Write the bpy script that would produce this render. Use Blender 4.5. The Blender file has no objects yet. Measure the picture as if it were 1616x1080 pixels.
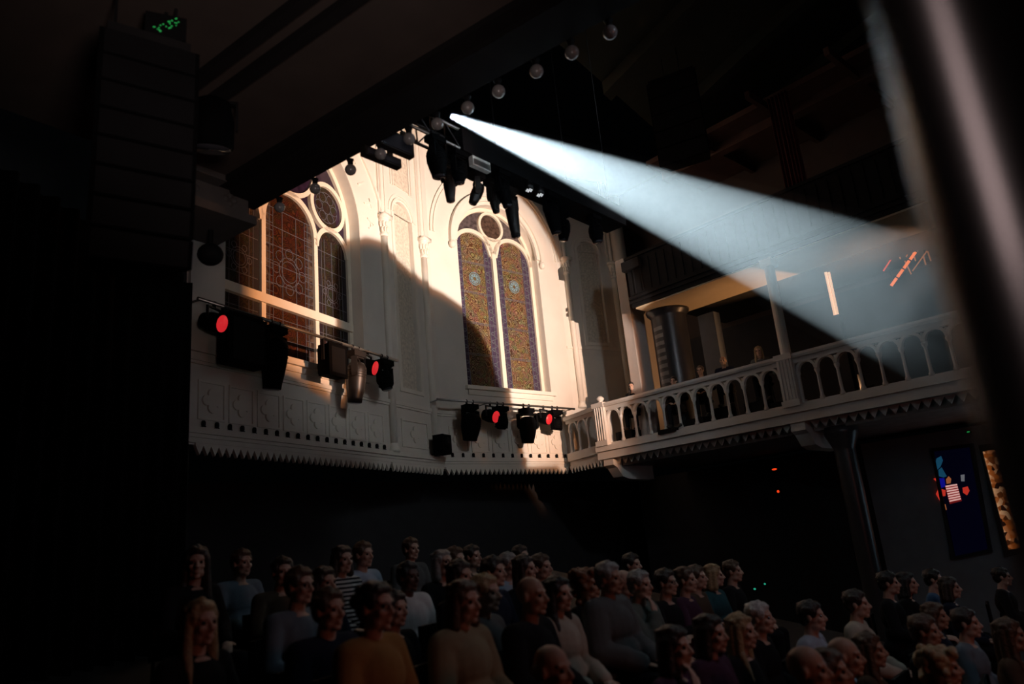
import bpy, bmesh, math, random
import numpy as np
from mathutils import Vector, Matrix, noise as mnoise
from mathutils.geometry import tessellate_polygon

random.seed(7)
PI = math.pi
SC = bpy.context.scene
COL = SC.collection

# ------------------------------------------------------------------ camera
EYE = (0.0, 0.0, 2.3)
FPX = 1167.0
PITCH, ROLL = math.radians(15.3), math.radians(5.4)
_F = Vector((0, math.cos(PITCH), math.sin(PITCH)))
_R0 = Vector((1, 0, 0))
_U0 = _R0.cross(_F)
_R = math.cos(ROLL) * _R0 - math.sin(ROLL) * _U0
_U = math.cos(ROLL) * _U0 + math.sin(ROLL) * _R0
cd = bpy.data.cameras.new('camera')
cam = bpy.data.objects.new('camera', cd)
COL.objects.link(cam)
cam.matrix_world = Matrix(((_R.x, _U.x, -_F.x, EYE[0]), (_R.y, _U.y, -_F.y, EYE[1]), (_R.z, _U.z, -_F.z, EYE[2]), (0, 0, 0, 1)))
cd.sensor_width = 36.0
cd.lens = FPX / 1616 * 36.0
cd.clip_start = 0.05
cd.clip_end = 200
cd.dof.use_dof = True
cd.dof.focus_distance = 18.0
cd.dof.aperture_fstop = 1.25
SC.camera = cam


def ray(x, y):
    d = _F + _R * ((x - 808) / FPX) - _U * ((y - 540) / FPX)
    return d.normalized()


def on_z(x, y, z):
    d = ray(x, y)
    return Vector(EYE) + d * ((z - EYE[2]) / d.z)


def at_dist(x, y, r):
    return Vector(EYE) + ray(x, y) * r


# ------------------------------------------------------------------ world / exposure
w = bpy.data.worlds.new('world')
SC.world = w
w.use_nodes = True
w.node_tree.nodes['Background'].inputs[0].default_value = (0.35, 0.42, 0.5, 1)
w.node_tree.nodes['Background'].inputs[1].default_value = 0.0006
vs = SC.view_settings
vs.view_transform = 'Standard'
vs.look = 'None'
vs.exposure = 0.0
vs.gamma = 1.0
vs.use_curve_mapping = False
SC.cycles.volume_step_rate = 1.0
SC.cycles.volume_max_steps = 96
SC.cycles.max_bounces = 5
SC.cycles.volume_bounces = 0


def lamp(name, kind, loc, target, power, color, **kw):
    ld = bpy.data.lights.new(name, kind)
    ld.energy = power
    ld.color = color
    for k, v in kw.items():
        setattr(ld, k, v)
    o = bpy.data.objects.new(name, ld)
    COL.objects.link(o)
    o.location = loc
    if target is not None:
        o.rotation_euler = (Vector(target) - Vector(loc)).to_track_quat('-Z', 'Y').to_euler()
    return o


# ------------------------------------------------------------------ plan of the hall (metres)
class Facet:
    """A vertical wall plane: local x runs along it, local y goes into it, local z is up."""
    def __init__(s, a, b):
        s.a = Vector((a[0], a[1], 0)); b = Vector((b[0], b[1], 0))
        s.L = (b - s.a).length; s.u = (b - s.a).normalized()
        s.n = Vector((s.u.y, -s.u.x, 0))
        s.M = Matrix(((s.u.x, -s.n.x, 0, s.a.x), (s.u.y, -s.n.y, 0, s.a.y), (0, 0, 1, 0), (0, 0, 0, 1)))

    def w(s, x, y, z):
        return s.M @ Vector((x, y, z))

    def hit(s, px, py, d=0.0):
        r = ray(px, py); p0 = s.a - s.n * d
        t = (p0 - Vector(EYE)).dot(s.n) / r.dot(s.n)
        return Vector(EYE) + r * t

    def sz(s, px, py, d=0.0):
        p = s.hit(px, py, d)
        return (p - s.a).dot(s.u), p.z


WL = Facet((-5.11, 11.3), (-2.9, 16.2))        # bay with the tall three-light window
WP = Facet((-2.9, 16.2), (-1.95, 18.25))       # pier between the windows
WW = Facet((-1.95, 18.25), (1.62, 21.53))      # bay with the two-light window
WQ = Facet((1.62, 21.53), (3.58, 22.53))       # pier by the balcony
RB = Facet((2.2, 19.316), (9.077, 12.056))     # front of the right-hand balcony (local y: away from the hall)
SL = Facet((1.097, 4.992), (-3.138, 7.988))         # edge of the gallery above the camera

# ------------------------------------------------------------------ lights of the hall and added fill lamps
SPOT = Vector((7.3, 8.4, 5.5))
WHITE_POWER, ORANGE_POWER = 9600, 6000
fill = lamp('added_fill_light', 'SPOT', (4.6, 6.2, 8.4), (-0.8, 18.0, 6.6), 500, (0.90, 0.96, 1.0), spot_size=math.radians(62), spot_blend=0.7, shadow_soft_size=0.28)  # unseen fill lamp added to lift the apse walls and balcony front
beam_from = SL.hit(697, 177, -0.22)
beam_to = at_dist(1440, 480, 11.2)
beam = lamp('beam_light', 'SPOT', beam_from, beam_to, 30000, (0.70, 0.88, 0.95), spot_size=math.radians(15.4), spot_blend=0.15, shadow_soft_size=0.02)
aud = lamp('stage_red_light', 'AREA', (7.2, -0.6, 3.6), (0.0, 6.5, 1.0), 24.0, (1.0, 0.28, 0.19), shape='DISK', size=1.6)
cool = lamp('added_cool_fill', 'AREA', (5.0, 3.0, 7.4), (-0.5, 7.5, 1.0), 26.0, (0.72, 0.85, 1.0), shape='DISK', size=1.5)  # unseen cool fill added to brighten the audience and lower wall
gal = lamp('balcony_amber_light', 'SPOT', RB.w(5.6, 3.3, 5.0), RB.w(2.7, 0.9, 7.4), 360, (1.0, 0.50, 0.22), spot_size=math.radians(86), spot_blend=0.6, shadow_soft_size=0.03)

pink = lamp('added_column_strip_light', 'AREA', (-3.0, 0.30, 4.1), (0.42, 0.51, 3.1), 1.9, (1.0, 0.72, 0.70), shape='RECTANGLE', size=0.12, size_y=1.6, spread=math.radians(50))  # unseen strip lamp added for the pink highlight on the near column
upl = lamp('added_soffit_uplight', 'SPOT', (0.3, 0.6, 3.5), (-1.5, 5.2, 6.45), 250, (1.0, 0.82, 0.76), spot_size=math.radians(54), spot_blend=0.9, shadow_soft_size=0.4)  # unseen uplight added near the camera to brighten the gallery soffit


# ------------------------------------------------------------------ materials
MATS = {}


def mat(name, col, rough=0.6, metal=0.0, var=0.12, scale=3.0, bump=0.0, bscale=40.0, spec=0.5, emit=None, estr=0.0):
    if name in MATS:
        return MATS[name]
    m = bpy.data.materials.new(name)
    m.use_nodes = True
    nt = m.node_tree
    b = nt.nodes['Principled BSDF']
    b.inputs['Roughness'].default_value = rough
    b.inputs['Metallic'].default_value = metal
    b.inputs['Specular IOR Level'].default_value = spec
    tc = nt.nodes.new('ShaderNodeTexCoord')
    n = nt.nodes.new('ShaderNodeTexNoise'); n.inputs['Scale'].default_value = scale; n.inputs['Detail'].default_value = 4
    nt.links.new(tc.outputs['Object'], n.inputs['Vector'])
    r = nt.nodes.new('ShaderNodeValToRGB')
    r.color_ramp.elements[0].position = 0.3
    r.color_ramp.elements[1].position = 0.7
    r.color_ramp.elements[0].color = (*[c * (1 - var) for c in col], 1)
    r.color_ramp.elements[1].color = (*[min(1, c * (1 + var * 0.5)) for c in col], 1)
    nt.links.new(n.outputs['Fac'], r.inputs['Fac'])
    nt.links.new(r.outputs['Color'], b.inputs['Base Color'])
    if bump > 0:
        n2 = nt.nodes.new('ShaderNodeTexNoise'); n2.inputs['Scale'].default_value = bscale; n2.inputs['Detail'].default_value = 3
        nt.links.new(tc.outputs['Object'], n2.inputs['Vector'])
        bp = nt.nodes.new('ShaderNodeBump'); bp.inputs['Strength'].default_value = bump; bp.inputs['Distance'].default_value = 0.02
        nt.links.new(n2.outputs['Fac'], bp.inputs['Height'])
        nt.links.new(bp.outputs['Normal'], b.inputs['Normal'])
    if emit:
        b.inputs['Emission Color'].default_value = (*emit, 1)
        b.inputs['Emission Strength'].default_value = estr
    MATS[name] = m
    return m


PLASTER = mat('cream_plaster', (0.74, 0.69, 0.61), 0.75, var=0.07, scale=1.2, bump=0.05, bscale=14)
STONE = mat('cream_painted_trim', (0.76, 0.71, 0.62), 0.7, var=0.05, scale=2)
FRET = mat('patterned_plaster', (0.66, 0.59, 0.48), 0.8, var=0.25, scale=14, bump=0.6, bscale=16)
FRAME = mat('cream_window_paint', (0.80, 0.72, 0.58), 0.55, var=0.04)
BLACK = mat('matt_black', (0.007, 0.007, 0.008), 0.7, var=0.2, spec=0.12)
BLACKM = mat('black_fixture_shell', (0.0025, 0.0025, 0.003), 0.75, var=0.2, spec=0.05)
GREYM = mat('grey_fixture_shell', (0.022, 0.018, 0.016), 0.4, var=0.15)
STEEL = mat('aluminium_tube', (0.45, 0.43, 0.40), 0.35, metal=0.9, var=0.1)
DARKSTEEL = mat('black_steel', (0.03, 0.03, 0.032), 0.4, metal=0.6, var=0.2)
DARKWALL = mat('black_painted_wall', (0.022, 0.023, 0.026), 0.85, var=0.2)
SOFFIT = mat('brown_painted_soffit', (0.07, 0.052, 0.045), 0.7, var=0.15)
SOFFITB = mat('black_soffit_edge', (0.012, 0.010, 0.010), 0.8, var=0.2, spec=0.2)
CAPST = mat('grey_stone_console', (0.075, 0.068, 0.065), 0.8, var=0.15, scale=5)
GALW = mat('ochre_gallery_soffit', (0.62, 0.50, 0.34), 0.7, var=0.05)
CEIL = mat('dark_green_vault', (0.045, 0.05, 0.035), 0.85, var=0.15)
CURT = mat('black_serge_curtain', (0.002, 0.002, 0.0023), 0.95, var=0.2, spec=0.1)
REDC = mat('dark_red_curtain', (0.10, 0.012, 0.012), 0.9, var=0.2)
FLOORM = mat('dark_floor', (0.02, 0.018, 0.017), 0.7, var=0.2)
LOWW = mat('blue_grey_lower_wall', (0.30, 0.36, 0.42), 0.8, var=0.1)
LEADM = mat('window_lead', (0.15, 0.15, 0.18), 0.5, metal=0.2, var=0.1)
PILLAR = mat('brown_gloss_column', (0.004, 0.0035, 0.0035), 0.24, metal=0.0, var=0.1, spec=0.9)
COLM = mat('grey_gloss_column', (0.05, 0.05, 0.053), 0.33, metal=0.1, var=0.1)
BULB = mat('frosted_bulb', (0.28, 0.27, 0.27), 0.18, var=0.05, spec=0.8)
LENS = mat('lens_glass', (0.05, 0.05, 0.06), 0.08, var=0.05, spec=0.9)
REDLED = mat('red_led_lens', (0.5, 0.02, 0.02), 0.4, emit=(1.0, 0.03, 0.04), estr=0.55)
AMBER = mat('amber_tube', (0.6, 0.2, 0.1), 0.4, emit=(1.0, 0.19, 0.045), estr=0.9)
AMBERD = mat('dim_amber_tube', (0.5, 0.2, 0.1), 0.4, emit=(1.0, 0.33, 0.12), estr=0.22)
WARMT = mat('warm_strip_lamp', (0.7, 0.5, 0.35), 0.4, emit=(1.0, 0.55, 0.32), estr=0.75)
GREENL = mat('green_led', (0.02, 0.2, 0.05), 0.4, emit=(0.05, 1.0, 0.2), estr=0.22)
TEALL = mat('teal_led', (0.02, 0.2, 0.15), 0.4, emit=(0.05, 0.9, 0.55), estr=0.35)
REDIND = mat('red_indicator', (0.3, 0.02, 0.01), 0.4, emit=(1.0, 0.06, 0.01), estr=0.9)
WPANEL = mat('white_panel', (0.75, 0.74, 0.70), 0.4, var=0.25, scale=9)


# ------------------------------------------------------------------ mesh builder
class MB:
    def __init__(s):
        s.v = []; s.f = []

    def add(s, vs, fs):
        k = len(s.v)
        s.v += [tuple(p) for p in vs]
        s.f += [tuple(i + k for i in f) for f in fs]
        return s

    def box(s, x0, x1, y0, y1, z0, z1, M=None):
        P = [(x, y, z) for x in (x0, x1) for y in (y0, y1) for z in (z0, z1)]
        if M is not None:
            P = [M @ Vector(p) for p in P]
        return s.add(P, [(0, 1, 3, 2), (4, 6, 7, 5), (0, 4, 5, 1), (2, 3, 7, 6), (0, 2, 6, 4), (1, 5, 7, 3)])

    def prism(s, outer, holes, y0, y1, M=None):
        """outline (x,z) with holes, extruded along y"""
        def area(l):
            return sum(l[i][0] * l[(i + 1) % len(l)][1] - l[(i + 1) % len(l)][0] * l[i][1] for i in range(len(l)))
        loops = [list(outer) if area(outer) > 0 else list(outer)[::-1]]
        loops += [list(h) if area(h) < 0 else list(h)[::-1] for h in holes]
        tri = tessellate_polygon([[Vector((p[0], p[1], 0)) for p in l] for l in loops])
        flat = [p for l in loops for p in l]
        n = len(flat)
        vs = [(p[0], y0, p[1]) for p in flat] + [(p[0], y1, p[1]) for p in flat]
        fs = []
        for t in tri:
            a, b, c = [flat[i] for i in t]
            cr = (b[0] - a[0]) * (c[1] - a[1]) - (b[1] - a[1]) * (c[0] - a[0])
            t = tuple(t) if cr > 0 else (t[0], t[2], t[1])
            fs.append(t)
            fs.append((t[0] + n, t[2] + n, t[1] + n))
        k = 0
        for l in loops:
            m = len(l)
            for i in range(m):
                a, b = k + i, k + (i + 1) % m
                fs.append((a, a + n, b + n, b))
            k += m
        if M is not None:
            vs = [M @ Vector(p) for p in vs]
        return s.add(vs, fs)

    def tube(s, pts, r, n=8, closed=False, caps=True):
        pts = [Vector(p) for p in pts]
        m = len(pts)
        rs = r if isinstance(r, (list, tuple)) else [r] * m
        rings = []
        up = None
        for i, p in enumerate(pts):
            if closed:
                t = pts[(i + 1) % m] - pts[i - 1]
            else:
                t = pts[min(i + 1, m - 1)] - pts[max(i - 1, 0)]
            t.normalize()
            if up is None:
                up = Vector((0, 0, 1)) if abs(t.z) < 0.9 else Vector((1, 0, 0))
            a = t.cross(up).normalized(); b = a.cross(t).normalized(); up = b
            rings.append([p + a * (rs[i] * math.cos(2 * PI * j / n)) + b * (rs[i] * math.sin(2 * PI * j / n)) for j in range(n)])
        vs = [q for rg in rings for q in rg]
        fs = []
        for i in range(m if closed else m - 1):
            i2 = (i + 1) % m
            for j in range(n):
                j2 = (j + 1) % n
                fs.append((i * n + j, i2 * n + j, i2 * n + j2, i * n + j2))
        if not closed and caps:
            fs.append(tuple(range(n))); fs.append(tuple((m - 1) * n + j for j in range(n - 1, -1, -1)))
        return s.add(vs, fs)

    def lathe(s, prof, c=(0, 0, 0), n=20, M=None):
        """profile of (radius, z) turned about z"""
        vs = [(c[0] + r * math.cos(2 * PI * j / n), c[1] + r * math.sin(2 * PI * j / n), c[2] + z) for r, z in prof for j in range(n)]
        if M is not None:
            vs = [M @ Vector(p) for p in vs]
        fs = []
        for i in range(len(prof) - 1):
            for j in range(n):
                j2 = (j + 1) % n
                fs.append((i * n + j, i * n + j2, (i + 1) * n + j2, (i + 1) * n + j))
        fs.append(tuple(range(n - 1, -1, -1))); fs.append(tuple((len(prof) - 1) * n + j for j in range(n)))
        return s.add(vs, fs)

    def ell(s, c, r, M=None, nu=16, nv=10):
        vs = [(0, 0, 1)]
        for i in range(1, nv):
            for j in range(nu):
                th, ph = PI * i / nv, 2 * PI * j / nu
                vs.append((math.sin(th) * math.cos(ph), math.sin(th) * math.sin(ph), math.cos(th)))
        vs.append((0, 0, -1))
        r = (r, r, r) if isinstance(r, (int, float)) else r
        vs = [Vector((p[0] * r[0], p[1] * r[1], p[2] * r[2])) for p in vs]
        if M is not None:
            vs = [M @ p for p in vs]
        vs = [p + Vector(c) for p in vs]
        fs = [(0, 1 + j, 1 + (j + 1) % nu) for j in range(nu)]
        for i in range(nv - 2):
            for j in range(nu):
                a, b = 1 + i * nu + j, 1 + i * nu + (j + 1) % nu
                fs.append((a, a + nu, b + nu, b))
        L = len(vs) - 1
        fs += [(L, L - nu + (j + 1) % nu, L - nu + j) for j in range(nu)]
        return s.add(vs, fs)

    def cap(s, p0, p1, r0, r1, n=12):
        """round-ended tapered limb"""
        p0, p1 = Vector(p0), Vector(p1)
        d = (p1 - p0).normalized()
        pts = []; rs = []
        for k in range(4):
            a = PI / 2 * (1 - k / 4)
            pts.append(p0 - d * r0 * math.sin(a)); rs.append(max(1e-4, r0 * math.cos(a)))
        pts.append(p0); rs.append(r0)
        pts.append(p1); rs.append(r1)
        for k in range(1, 5):
            a = PI / 2 * k / 4
            pts.append(p1 + d * r1 * math.sin(a)); rs.append(max(1e-4, r1 * math.cos(a)))
        return s.tube(pts, rs, n)

    def mesh(s, name):
        me = bpy.data.meshes.new(name)
        me.from_pydata(s.v, [], s.f)
        me.update()
        return me

    def build(s, name, m, parent=None, M=None, smooth=False):
        me = s.mesh(name)
        if smooth:
            for p in me.polygons:
                p.use_smooth = True
        me.materials.append(m)
        o = bpy.data.objects.new(name, me)
        COL.objects.link(o)
        if parent is not None:
            o.parent = parent
        if M is not None:
            o.matrix_world = M if parent is None else M
            if parent is not None:
                o.matrix_basis = M
        return o


def tag(o, label, cat, group=None, kind=None):
    o['label'] = label; o['category'] = cat
    if group: o['group'] = group
    if kind: o['kind'] = kind
    return o


def empty(name, M, label=None, cat=None, group=None):
    o = bpy.data.objects.new(name, None)
    o.empty_display_size = 0.1
    COL.objects.link(o)
    o.matrix_world = M
    if label: tag(o, label, cat, group)
    return o


def copy_tree(o, parent=None):
    c = o.copy(); COL.objects.link(c)
    if parent is not None: c.parent = parent
    for ch in list(o.children):
        copy_tree(ch, c)
    return c


ORD = ['first', 'second', 'third', 'fourth', 'fifth', 'sixth', 'seventh', 'eighth', 'ninth', 'tenth', 'eleventh', 'twelfth', 'thirteenth',
       'fourteenth', 'fifteenth', 'sixteenth', 'seventeenth', 'eighteenth', 'nineteenth', 'twentieth']


def arc(cx, cz, r, a0, a1, n):
    return [(cx + r * math.cos(math.radians(a0 + (a1 - a0) * i / n)), cz + r * math.sin(math.radians(a0 + (a1 - a0) * i / n))) for i in range(n + 1)]


def archshape(cx, hw, z0, spring, n=20):
    return [(cx - hw, z0), (cx + hw, z0)] + arc(cx, spring, hw, 0, 180, n)


def ring(cx, cz, r, n=28):
    return arc(cx, cz, r, 0, 360, n)[:-1]


def bandarc(cx, cz, r0, r1, a0, a1, n=28):
    return arc(cx, cz, r1, a0, a1, n) + arc(cx, cz, r0, a1, a0, n)


# ================================================================== SETTING
def struct(name, mb, m, label, cat, M=None, smooth=False):
    o = mb.build(name, m, None, M, smooth)
    return tag(o, label, cat, None, 'structure')


ZT = 13.6          # top of the apse walls
ZB = 4.25          # underside of the balcony parapet
# ---- stained glass: procedural in the wall's own (x, z) coordinates

def glass_mat(name, cx, border, field_a, field_b, edge, panel, zoff, hw):
    m = bpy.data.materials.new(name)
    m.use_nodes = True
    nt = m.node_tree; N = nt.nodes; L = nt.links
    b = N['Principled BSDF']
    b.inputs['Roughness'].default_value = 0.28
    b.inputs['Specular IOR Level'].default_value = 0.15
    tc = N.new('ShaderNodeTexCoord'); sp = N.new('ShaderNodeSeparateXYZ'); L.new(tc.outputs['Object'], sp.inputs[0])

    def math_(op, a, bb=None, c=None):
        n = N.new('ShaderNodeMath'); n.operation = op
        for i, q in enumerate((a, bb, c)):
            if q is None: continue
            if isinstance(q, (int, float)): n.inputs[i].default_value = q
            else: L.new(q, n.inputs[i])
        return n.outputs[0]
    x = math_('SUBTRACT', sp.outputs[0], cx)
    zz = math_('ADD', sp.outputs[2], -zoff)
    zm = math_('SUBTRACT', math_('FLOORED_MODULO', zz, panel), panel / 2)
    cmb = N.new('ShaderNodeCombineXYZ'); L.new(x, cmb.inputs[0]); L.new(zm, cmb.inputs[2])
    no = N.new('ShaderNodeTexNoise'); no.inputs['Scale'].default_value = 5.0; no.inputs['Detail'].default_value = 2
    L.new(tc.outputs['Object'], no.inputs['Vector'])
    rad = math_('SQRT', math_('ADD', math_('MULTIPLY', x, x), math_('MULTIPLY', zm, zm)))
    radn = math_('ADD', rad, math_('MULTIPLY', no.outputs['Fac'], 0.30))
    wav = math_('SINE', math_('MULTIPLY', radn, 62.0))
    wav2 = math_('MULTIPLY', math_('SINE', math_('MULTIPLY', math_('ADD', x, no.outputs['Fac']), 40.0)), math_('SINE', math_('MULTIPLY', math_('ADD', zm, no.outputs['Fac']), 36.0)))
    vs_ = N.new('ShaderNodeTexVoronoi'); vs_.inputs['Scale'].default_value = 4.6
    L.new(tc.outputs['Object'], vs_.inputs['Vector'])
    curl = math_('SINE', math_('MULTIPLY', math_('ADD', vs_.outputs['Distance'], math_('MULTIPLY', no.outputs['Fac'], 0.25)), 38.0))
    scroll = math_('ADD', math_('MULTIPLY', wav, 0.14), math_('MULTIPLY', curl, 0.36))
    scroll = math_('ADD', scroll, 0.45)
    rp = N.new('ShaderNodeValToRGB')
    rp.color_ramp.elements[0].position = 0.25; rp.color_ramp.elements[0].color = (*field_a, 1)
    rp.color_ramp.elements[1].position = 0.85; rp.color_ramp.elements[1].color = (*field_b, 1)
    L.new(scroll, rp.inputs['Fac'])
    vo = N.new('ShaderNodeTexVoronoi'); vo.inputs['Scale'].default_value = 9.0; L.new(tc.outputs['Object'], vo.inputs['Vector'])
    vm = N.new('ShaderNodeMixRGB'); vm.blend_type = 'MULTIPLY'; vm.inputs[0].default_value = 0.35
    L.new(rp.outputs[0], vm.inputs[1]); L.new(vo.outputs['Color'], vm.inputs[2])
    vb = N.new('ShaderNodeTexVoronoi'); vb.inputs['Scale'].default_value = 14.0; L.new(tc.outputs['Object'], vb.inputs['Vector'])
    bc = N.new('ShaderNodeMixRGB'); bc.inputs[1].default_value = (*border, 1); bc.inputs[2].default_value = (*edge, 1)
    sb = N.new('ShaderNodeSeparateColor'); L.new(vb.outputs['Color'], sb.inputs[0]); L.new(sb.outputs[0], bc.inputs[0])
    isb = math_('GREATER_THAN', math_('ABSOLUTE', x), hw)
    mx = N.new('ShaderNodeMixRGB'); L.new(isb, mx.inputs[0]); L.new(vm.outputs[0], mx.inputs[1]); L.new(bc.outputs[0], mx.inputs[2])
    L.new(mx.outputs[0], b.inputs['Base Color'])
    bp = N.new('ShaderNodeBump'); bp.inputs['Strength'].default_value = 0.4; bp.inputs['Distance'].default_value = 0.01
    L.new(no.outputs['Fac'], bp.inputs['Height']); L.new(bp.outputs['Normal'], b.inputs['Normal'])
    return m


# ------------------------------------------------------------------ wall_left : the bay with window_1
def wall_plate(F, outer, holes, thick=0.45):
    return MB().prism(outer, holes, 0.0, thick)


C1, W1, S1 = 2.62, 1.95, 9.5       # window_1 centre, half width, arch spring
o1 = [(-0.12, ZB), (WL.L + 0.02, ZB), (WL.L + 0.02, ZT), (-0.12, ZT)]
wall_left = struct('wall_left', wall_plate(WL, o1, [archshape(C1, W1, 6.05, S1, 32)]), PLASTER,
                   'cream plaster wall bay around the tall three-light window, left', 'wall', WL.M)
# pier strip and mouldings on it
mb = MB().box(-0.1, 0.62, -0.06, 0.02, 5.75, ZT)
mb.build('pilaster', PLASTER, wall_left)


def ledge(F, x0, x1, parent, name='ledge_moulding'):
    mb = MB()
    mb.box(x0, x1, -0.10, 0.02, 4.42, 4.52)
    mb.box(x0, x1, -0.06, 0.02, 4.36, 4.43)
    mb.box(x0, x1, -0.035, 0.02, 4.28, 4.37)
    mb.build(name, STONE, parent)
    mb = MB()
    mb.box(x0, x1, -0.06, 0.02, 5.60, 5.68); mb.box(x0, x1, -0.035, 0.02, 5.55, 5.61)
    mb.build('string_course', STONE, parent)


def zigzag(F, x0, x1, parent, zt=4.24, h=0.15, pitch=0.155, y0=-0.03, y1=0.03):
    n = max(1, round((x1 - x0) / pitch)); p = (x1 - x0) / n
    pts = [(x0, zt + 0.05)]
    for i in range(n):
        pts += [(x0 + i * p, zt - h * 0.0), (x0 + (i + 0.5) * p, zt - h)]
    pts += [(x1, zt), (x1, zt + 0.05)]
    return MB().prism(pts, [], y0, y1).build('zigzag_trim', STONE, parent)


def quatrefoil(cx, cz, r, parent):
    mb = MB()
    out = []
    for k in range(48):
        a = 2 * PI * k / 48
        q = r * (0.56 + 0.44 * abs(math.cos(2 * a)) ** 0.8)
        out.append((cx + q * math.cos(a), cz + q * math.sin(a)))
    mb.prism(out, [], -0.035, 0.01)
    return mb.build('quatrefoil', STONE, parent)


def panel_frame(x0, x1, z0, z1, parent, t=0.035, d=-0.025):
    mb = MB().prism([(x0, z0), (x1, z0), (x1, z1), (x0, z1)], [[(x0 + t, z0 + t), (x1 - t, z0 + t), (x1 - t, z1 - t), (x0 + t, z1 - t)]], d, 0.01)
    return mb.build('panel_frame', STONE, parent)


ledge(WL, -0.1, WL.L, wall_left)
zigzag(WL, 0.1, WL.L - 0.02, wall_left)
for i in range(8):
    cx = 0.42 + i * 0.64
    panel_frame(cx - 0.28, cx + 0.28, 4.66, 5.30, wall_left)
    quatrefoil(cx, 4.98, 0.2, wall_left)
# arch mouldings of the bay and the raised letters between them
mb = MB().prism(bandarc(C1, 9.35, 2.98, 3.06, 0, 178, 48), [], -0.05, 0.01)
mb.build('arch_moulding', STONE, wall_left)
mb = MB().prism(bandarc(C1, S1, W1, W1 + 0.1, 0, 178, 48), [], -0.02, 0.01)
mb.box(C1 + W1, C1 + W1 + 0.1, -0.02, 0.01, 6.05, S1)
mb.build('window_reveal_moulding', STONE, wall_left)
for ch, ang, rr in (('O', 51, 2.42), ('R', 42.5, 2.44), ('I', 31.5, 2.44), ('T', 20.5, 2.46), ('A', 8.5, 2.46)):
    fc = bpy.data.curves.new('carved_letter', 'FONT')
    fc.body = ch; fc.size = 0.42; fc.extrude = 0.012; fc.align_x = 'CENTER'; fc.align_y = 'CENTER'
    t = bpy.data.objects.new('carved_letter', fc); COL.objects.link(t)
    me = bpy.data.meshes.new_from_object(t)
    bpy.data.objects.remove(t)
    me.materials.clear(); me.materials.append(STONE)
    lo = bpy.data.objects.new('carved_letter', me); COL.objects.link(lo); lo.parent = wall_left
    a = math.radians(ang)
    # letter plane is x,y -> stand it up in the wall plane, turned along the arch
    lo.matrix_basis = Matrix.Translation((C1 + rr * math.cos(a), -0.012, 9.45 + rr * math.sin(a))) @ Matrix.Rotation(PI / 2, 4, 'X') @ Matrix.Rotation(a - PI / 2, 4, 'Z')

# ------------------------------------------------------------------ window_1
YW = 0.30
win1 = struct('window_1', MB().prism(archshape(C1, W1, 6.02, S1, 32), [archshape(C1, W1 - 0.12, 6.14, S1, 32)], YW - 0.04, YW + 0.08), FRAME,
              'tall arched three-light stained glass window with a cream frame, at left under the black gallery edge', 'window', WL.M)
tr = MB()
B = 0.055
tr.box(C1 - 0.76 - B, C1 - 0.76 + B, YW - 0.05, YW + 0.06, 6.1, 8.95)
tr.box(C1 + 0.76 - B, C1 + 0.76 + B, YW - 0.05, YW + 0.06, 6.1, 8.95)
tr.build('mullion', FRAME, win1)
tr = MB().box(C1 - W1 + 0.05, C1 + W1 - 0.05, YW - 0.09, YW + 0.06, 7.10, 7.28)
tr.build('transom', FRAME, win1)
tr = MB()
tr.prism(bandarc(C1, 8.92, 0.70, 0.82, 0, 180, 32), [], YW - 0.05, YW + 0.06)
for sg in (-1, 1):
    tr.prism(bandarc(C1 + sg * 1.33, 8.80, 0.47, 0.58, 0, 180, 28), [], YW - 0.05, YW + 0.06)
    tr.prism(ring(C1 + sg * 1.20, 9.84, 0.58, 40), [ring(C1 + sg * 1.20, 9.84, 0.475, 40)], YW - 0.05, YW + 0.06)
tr.prism(ring(C1, 10.44, 0.80, 44), [ring(C1, 10.44, 0.70, 44)], YW - 0.05, YW + 0.06)
tr.build('tracery', FRAME, win1)
sill = MB().box(C1 - W1 - 0.08, C1 + W1 + 0.08, -0.1, YW + 0.1, 5.92, 6.04)
sill.box(C1 - W1, C1 + W1, -0.03, YW, 5.80, 5.93)
sill.build('window_sill', STONE, win1)
G1 = [glass_mat('amber_red_glass', C1, (0.03, 0.016, 0.014), (0.028, 0.010, 0.006), (0.085, 0.028, 0.012), (0.10, 0.07, 0.05), 1.1, 6.14, 0.52),
      glass_mat('brown_glass', C1 + 1.33, (0.03, 0.018, 0.022), (0.022, 0.014, 0.010), (0.055, 0.04, 0.025), (0.025, 0.022, 0.025), 0.9, 6.14, 0.36)]
pane = MB().prism(archshape(C1, 0.73, 6.1, 8.92, 24), [], YW + 0.01, YW + 0.03)
pane.build('glass_pane', G1[0], win1)
for sg in (-1, 1):
    g = G1[1] if sg > 0 else glass_mat('dark_brown_glass', C1 - 1.33, (0.03, 0.025, 0.03), (0.03, 0.022, 0.018), (0.06, 0.045, 0.03), (0.03, 0.03, 0.03), 0.9, 6.14, 0.36)
    MB().prism(archshape(C1 + sg * 1.33, 0.52, 6.1, 8.80, 24), [], YW + 0.01, YW + 0.03).build('glass_pane', g, win1)
    gr = glass_mat('roundel_glass', C1 + sg * 1.2, (0.03, 0.012, 0.025), (0.025, 0.015, 0.01), (0.06, 0.04, 0.025), (0.04, 0.025, 0.04), 1.1, 9.29, 0.33)
    MB().prism(ring(C1 + sg * 1.2, 9.84, 0.5, 36), [], YW + 0.01, YW + 0.03).build('roundel_pane', gr, win1)
GSP = mat('purple_spandrel_glass', (0.025, 0.012, 0.028), 0.3, var=0.5, scale=6)
MB().prism(ring(C1, 10.44, 0.74, 36), [], YW + 0.01, YW + 0.03).build('rose_pane', GSP, win1)
MB().prism(archshape(C1, W1 - 0.06, 8.4, S1, 32), [], YW + 0.032, YW + 0.05).build('spandrel_pane', GSP, win1)


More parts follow.
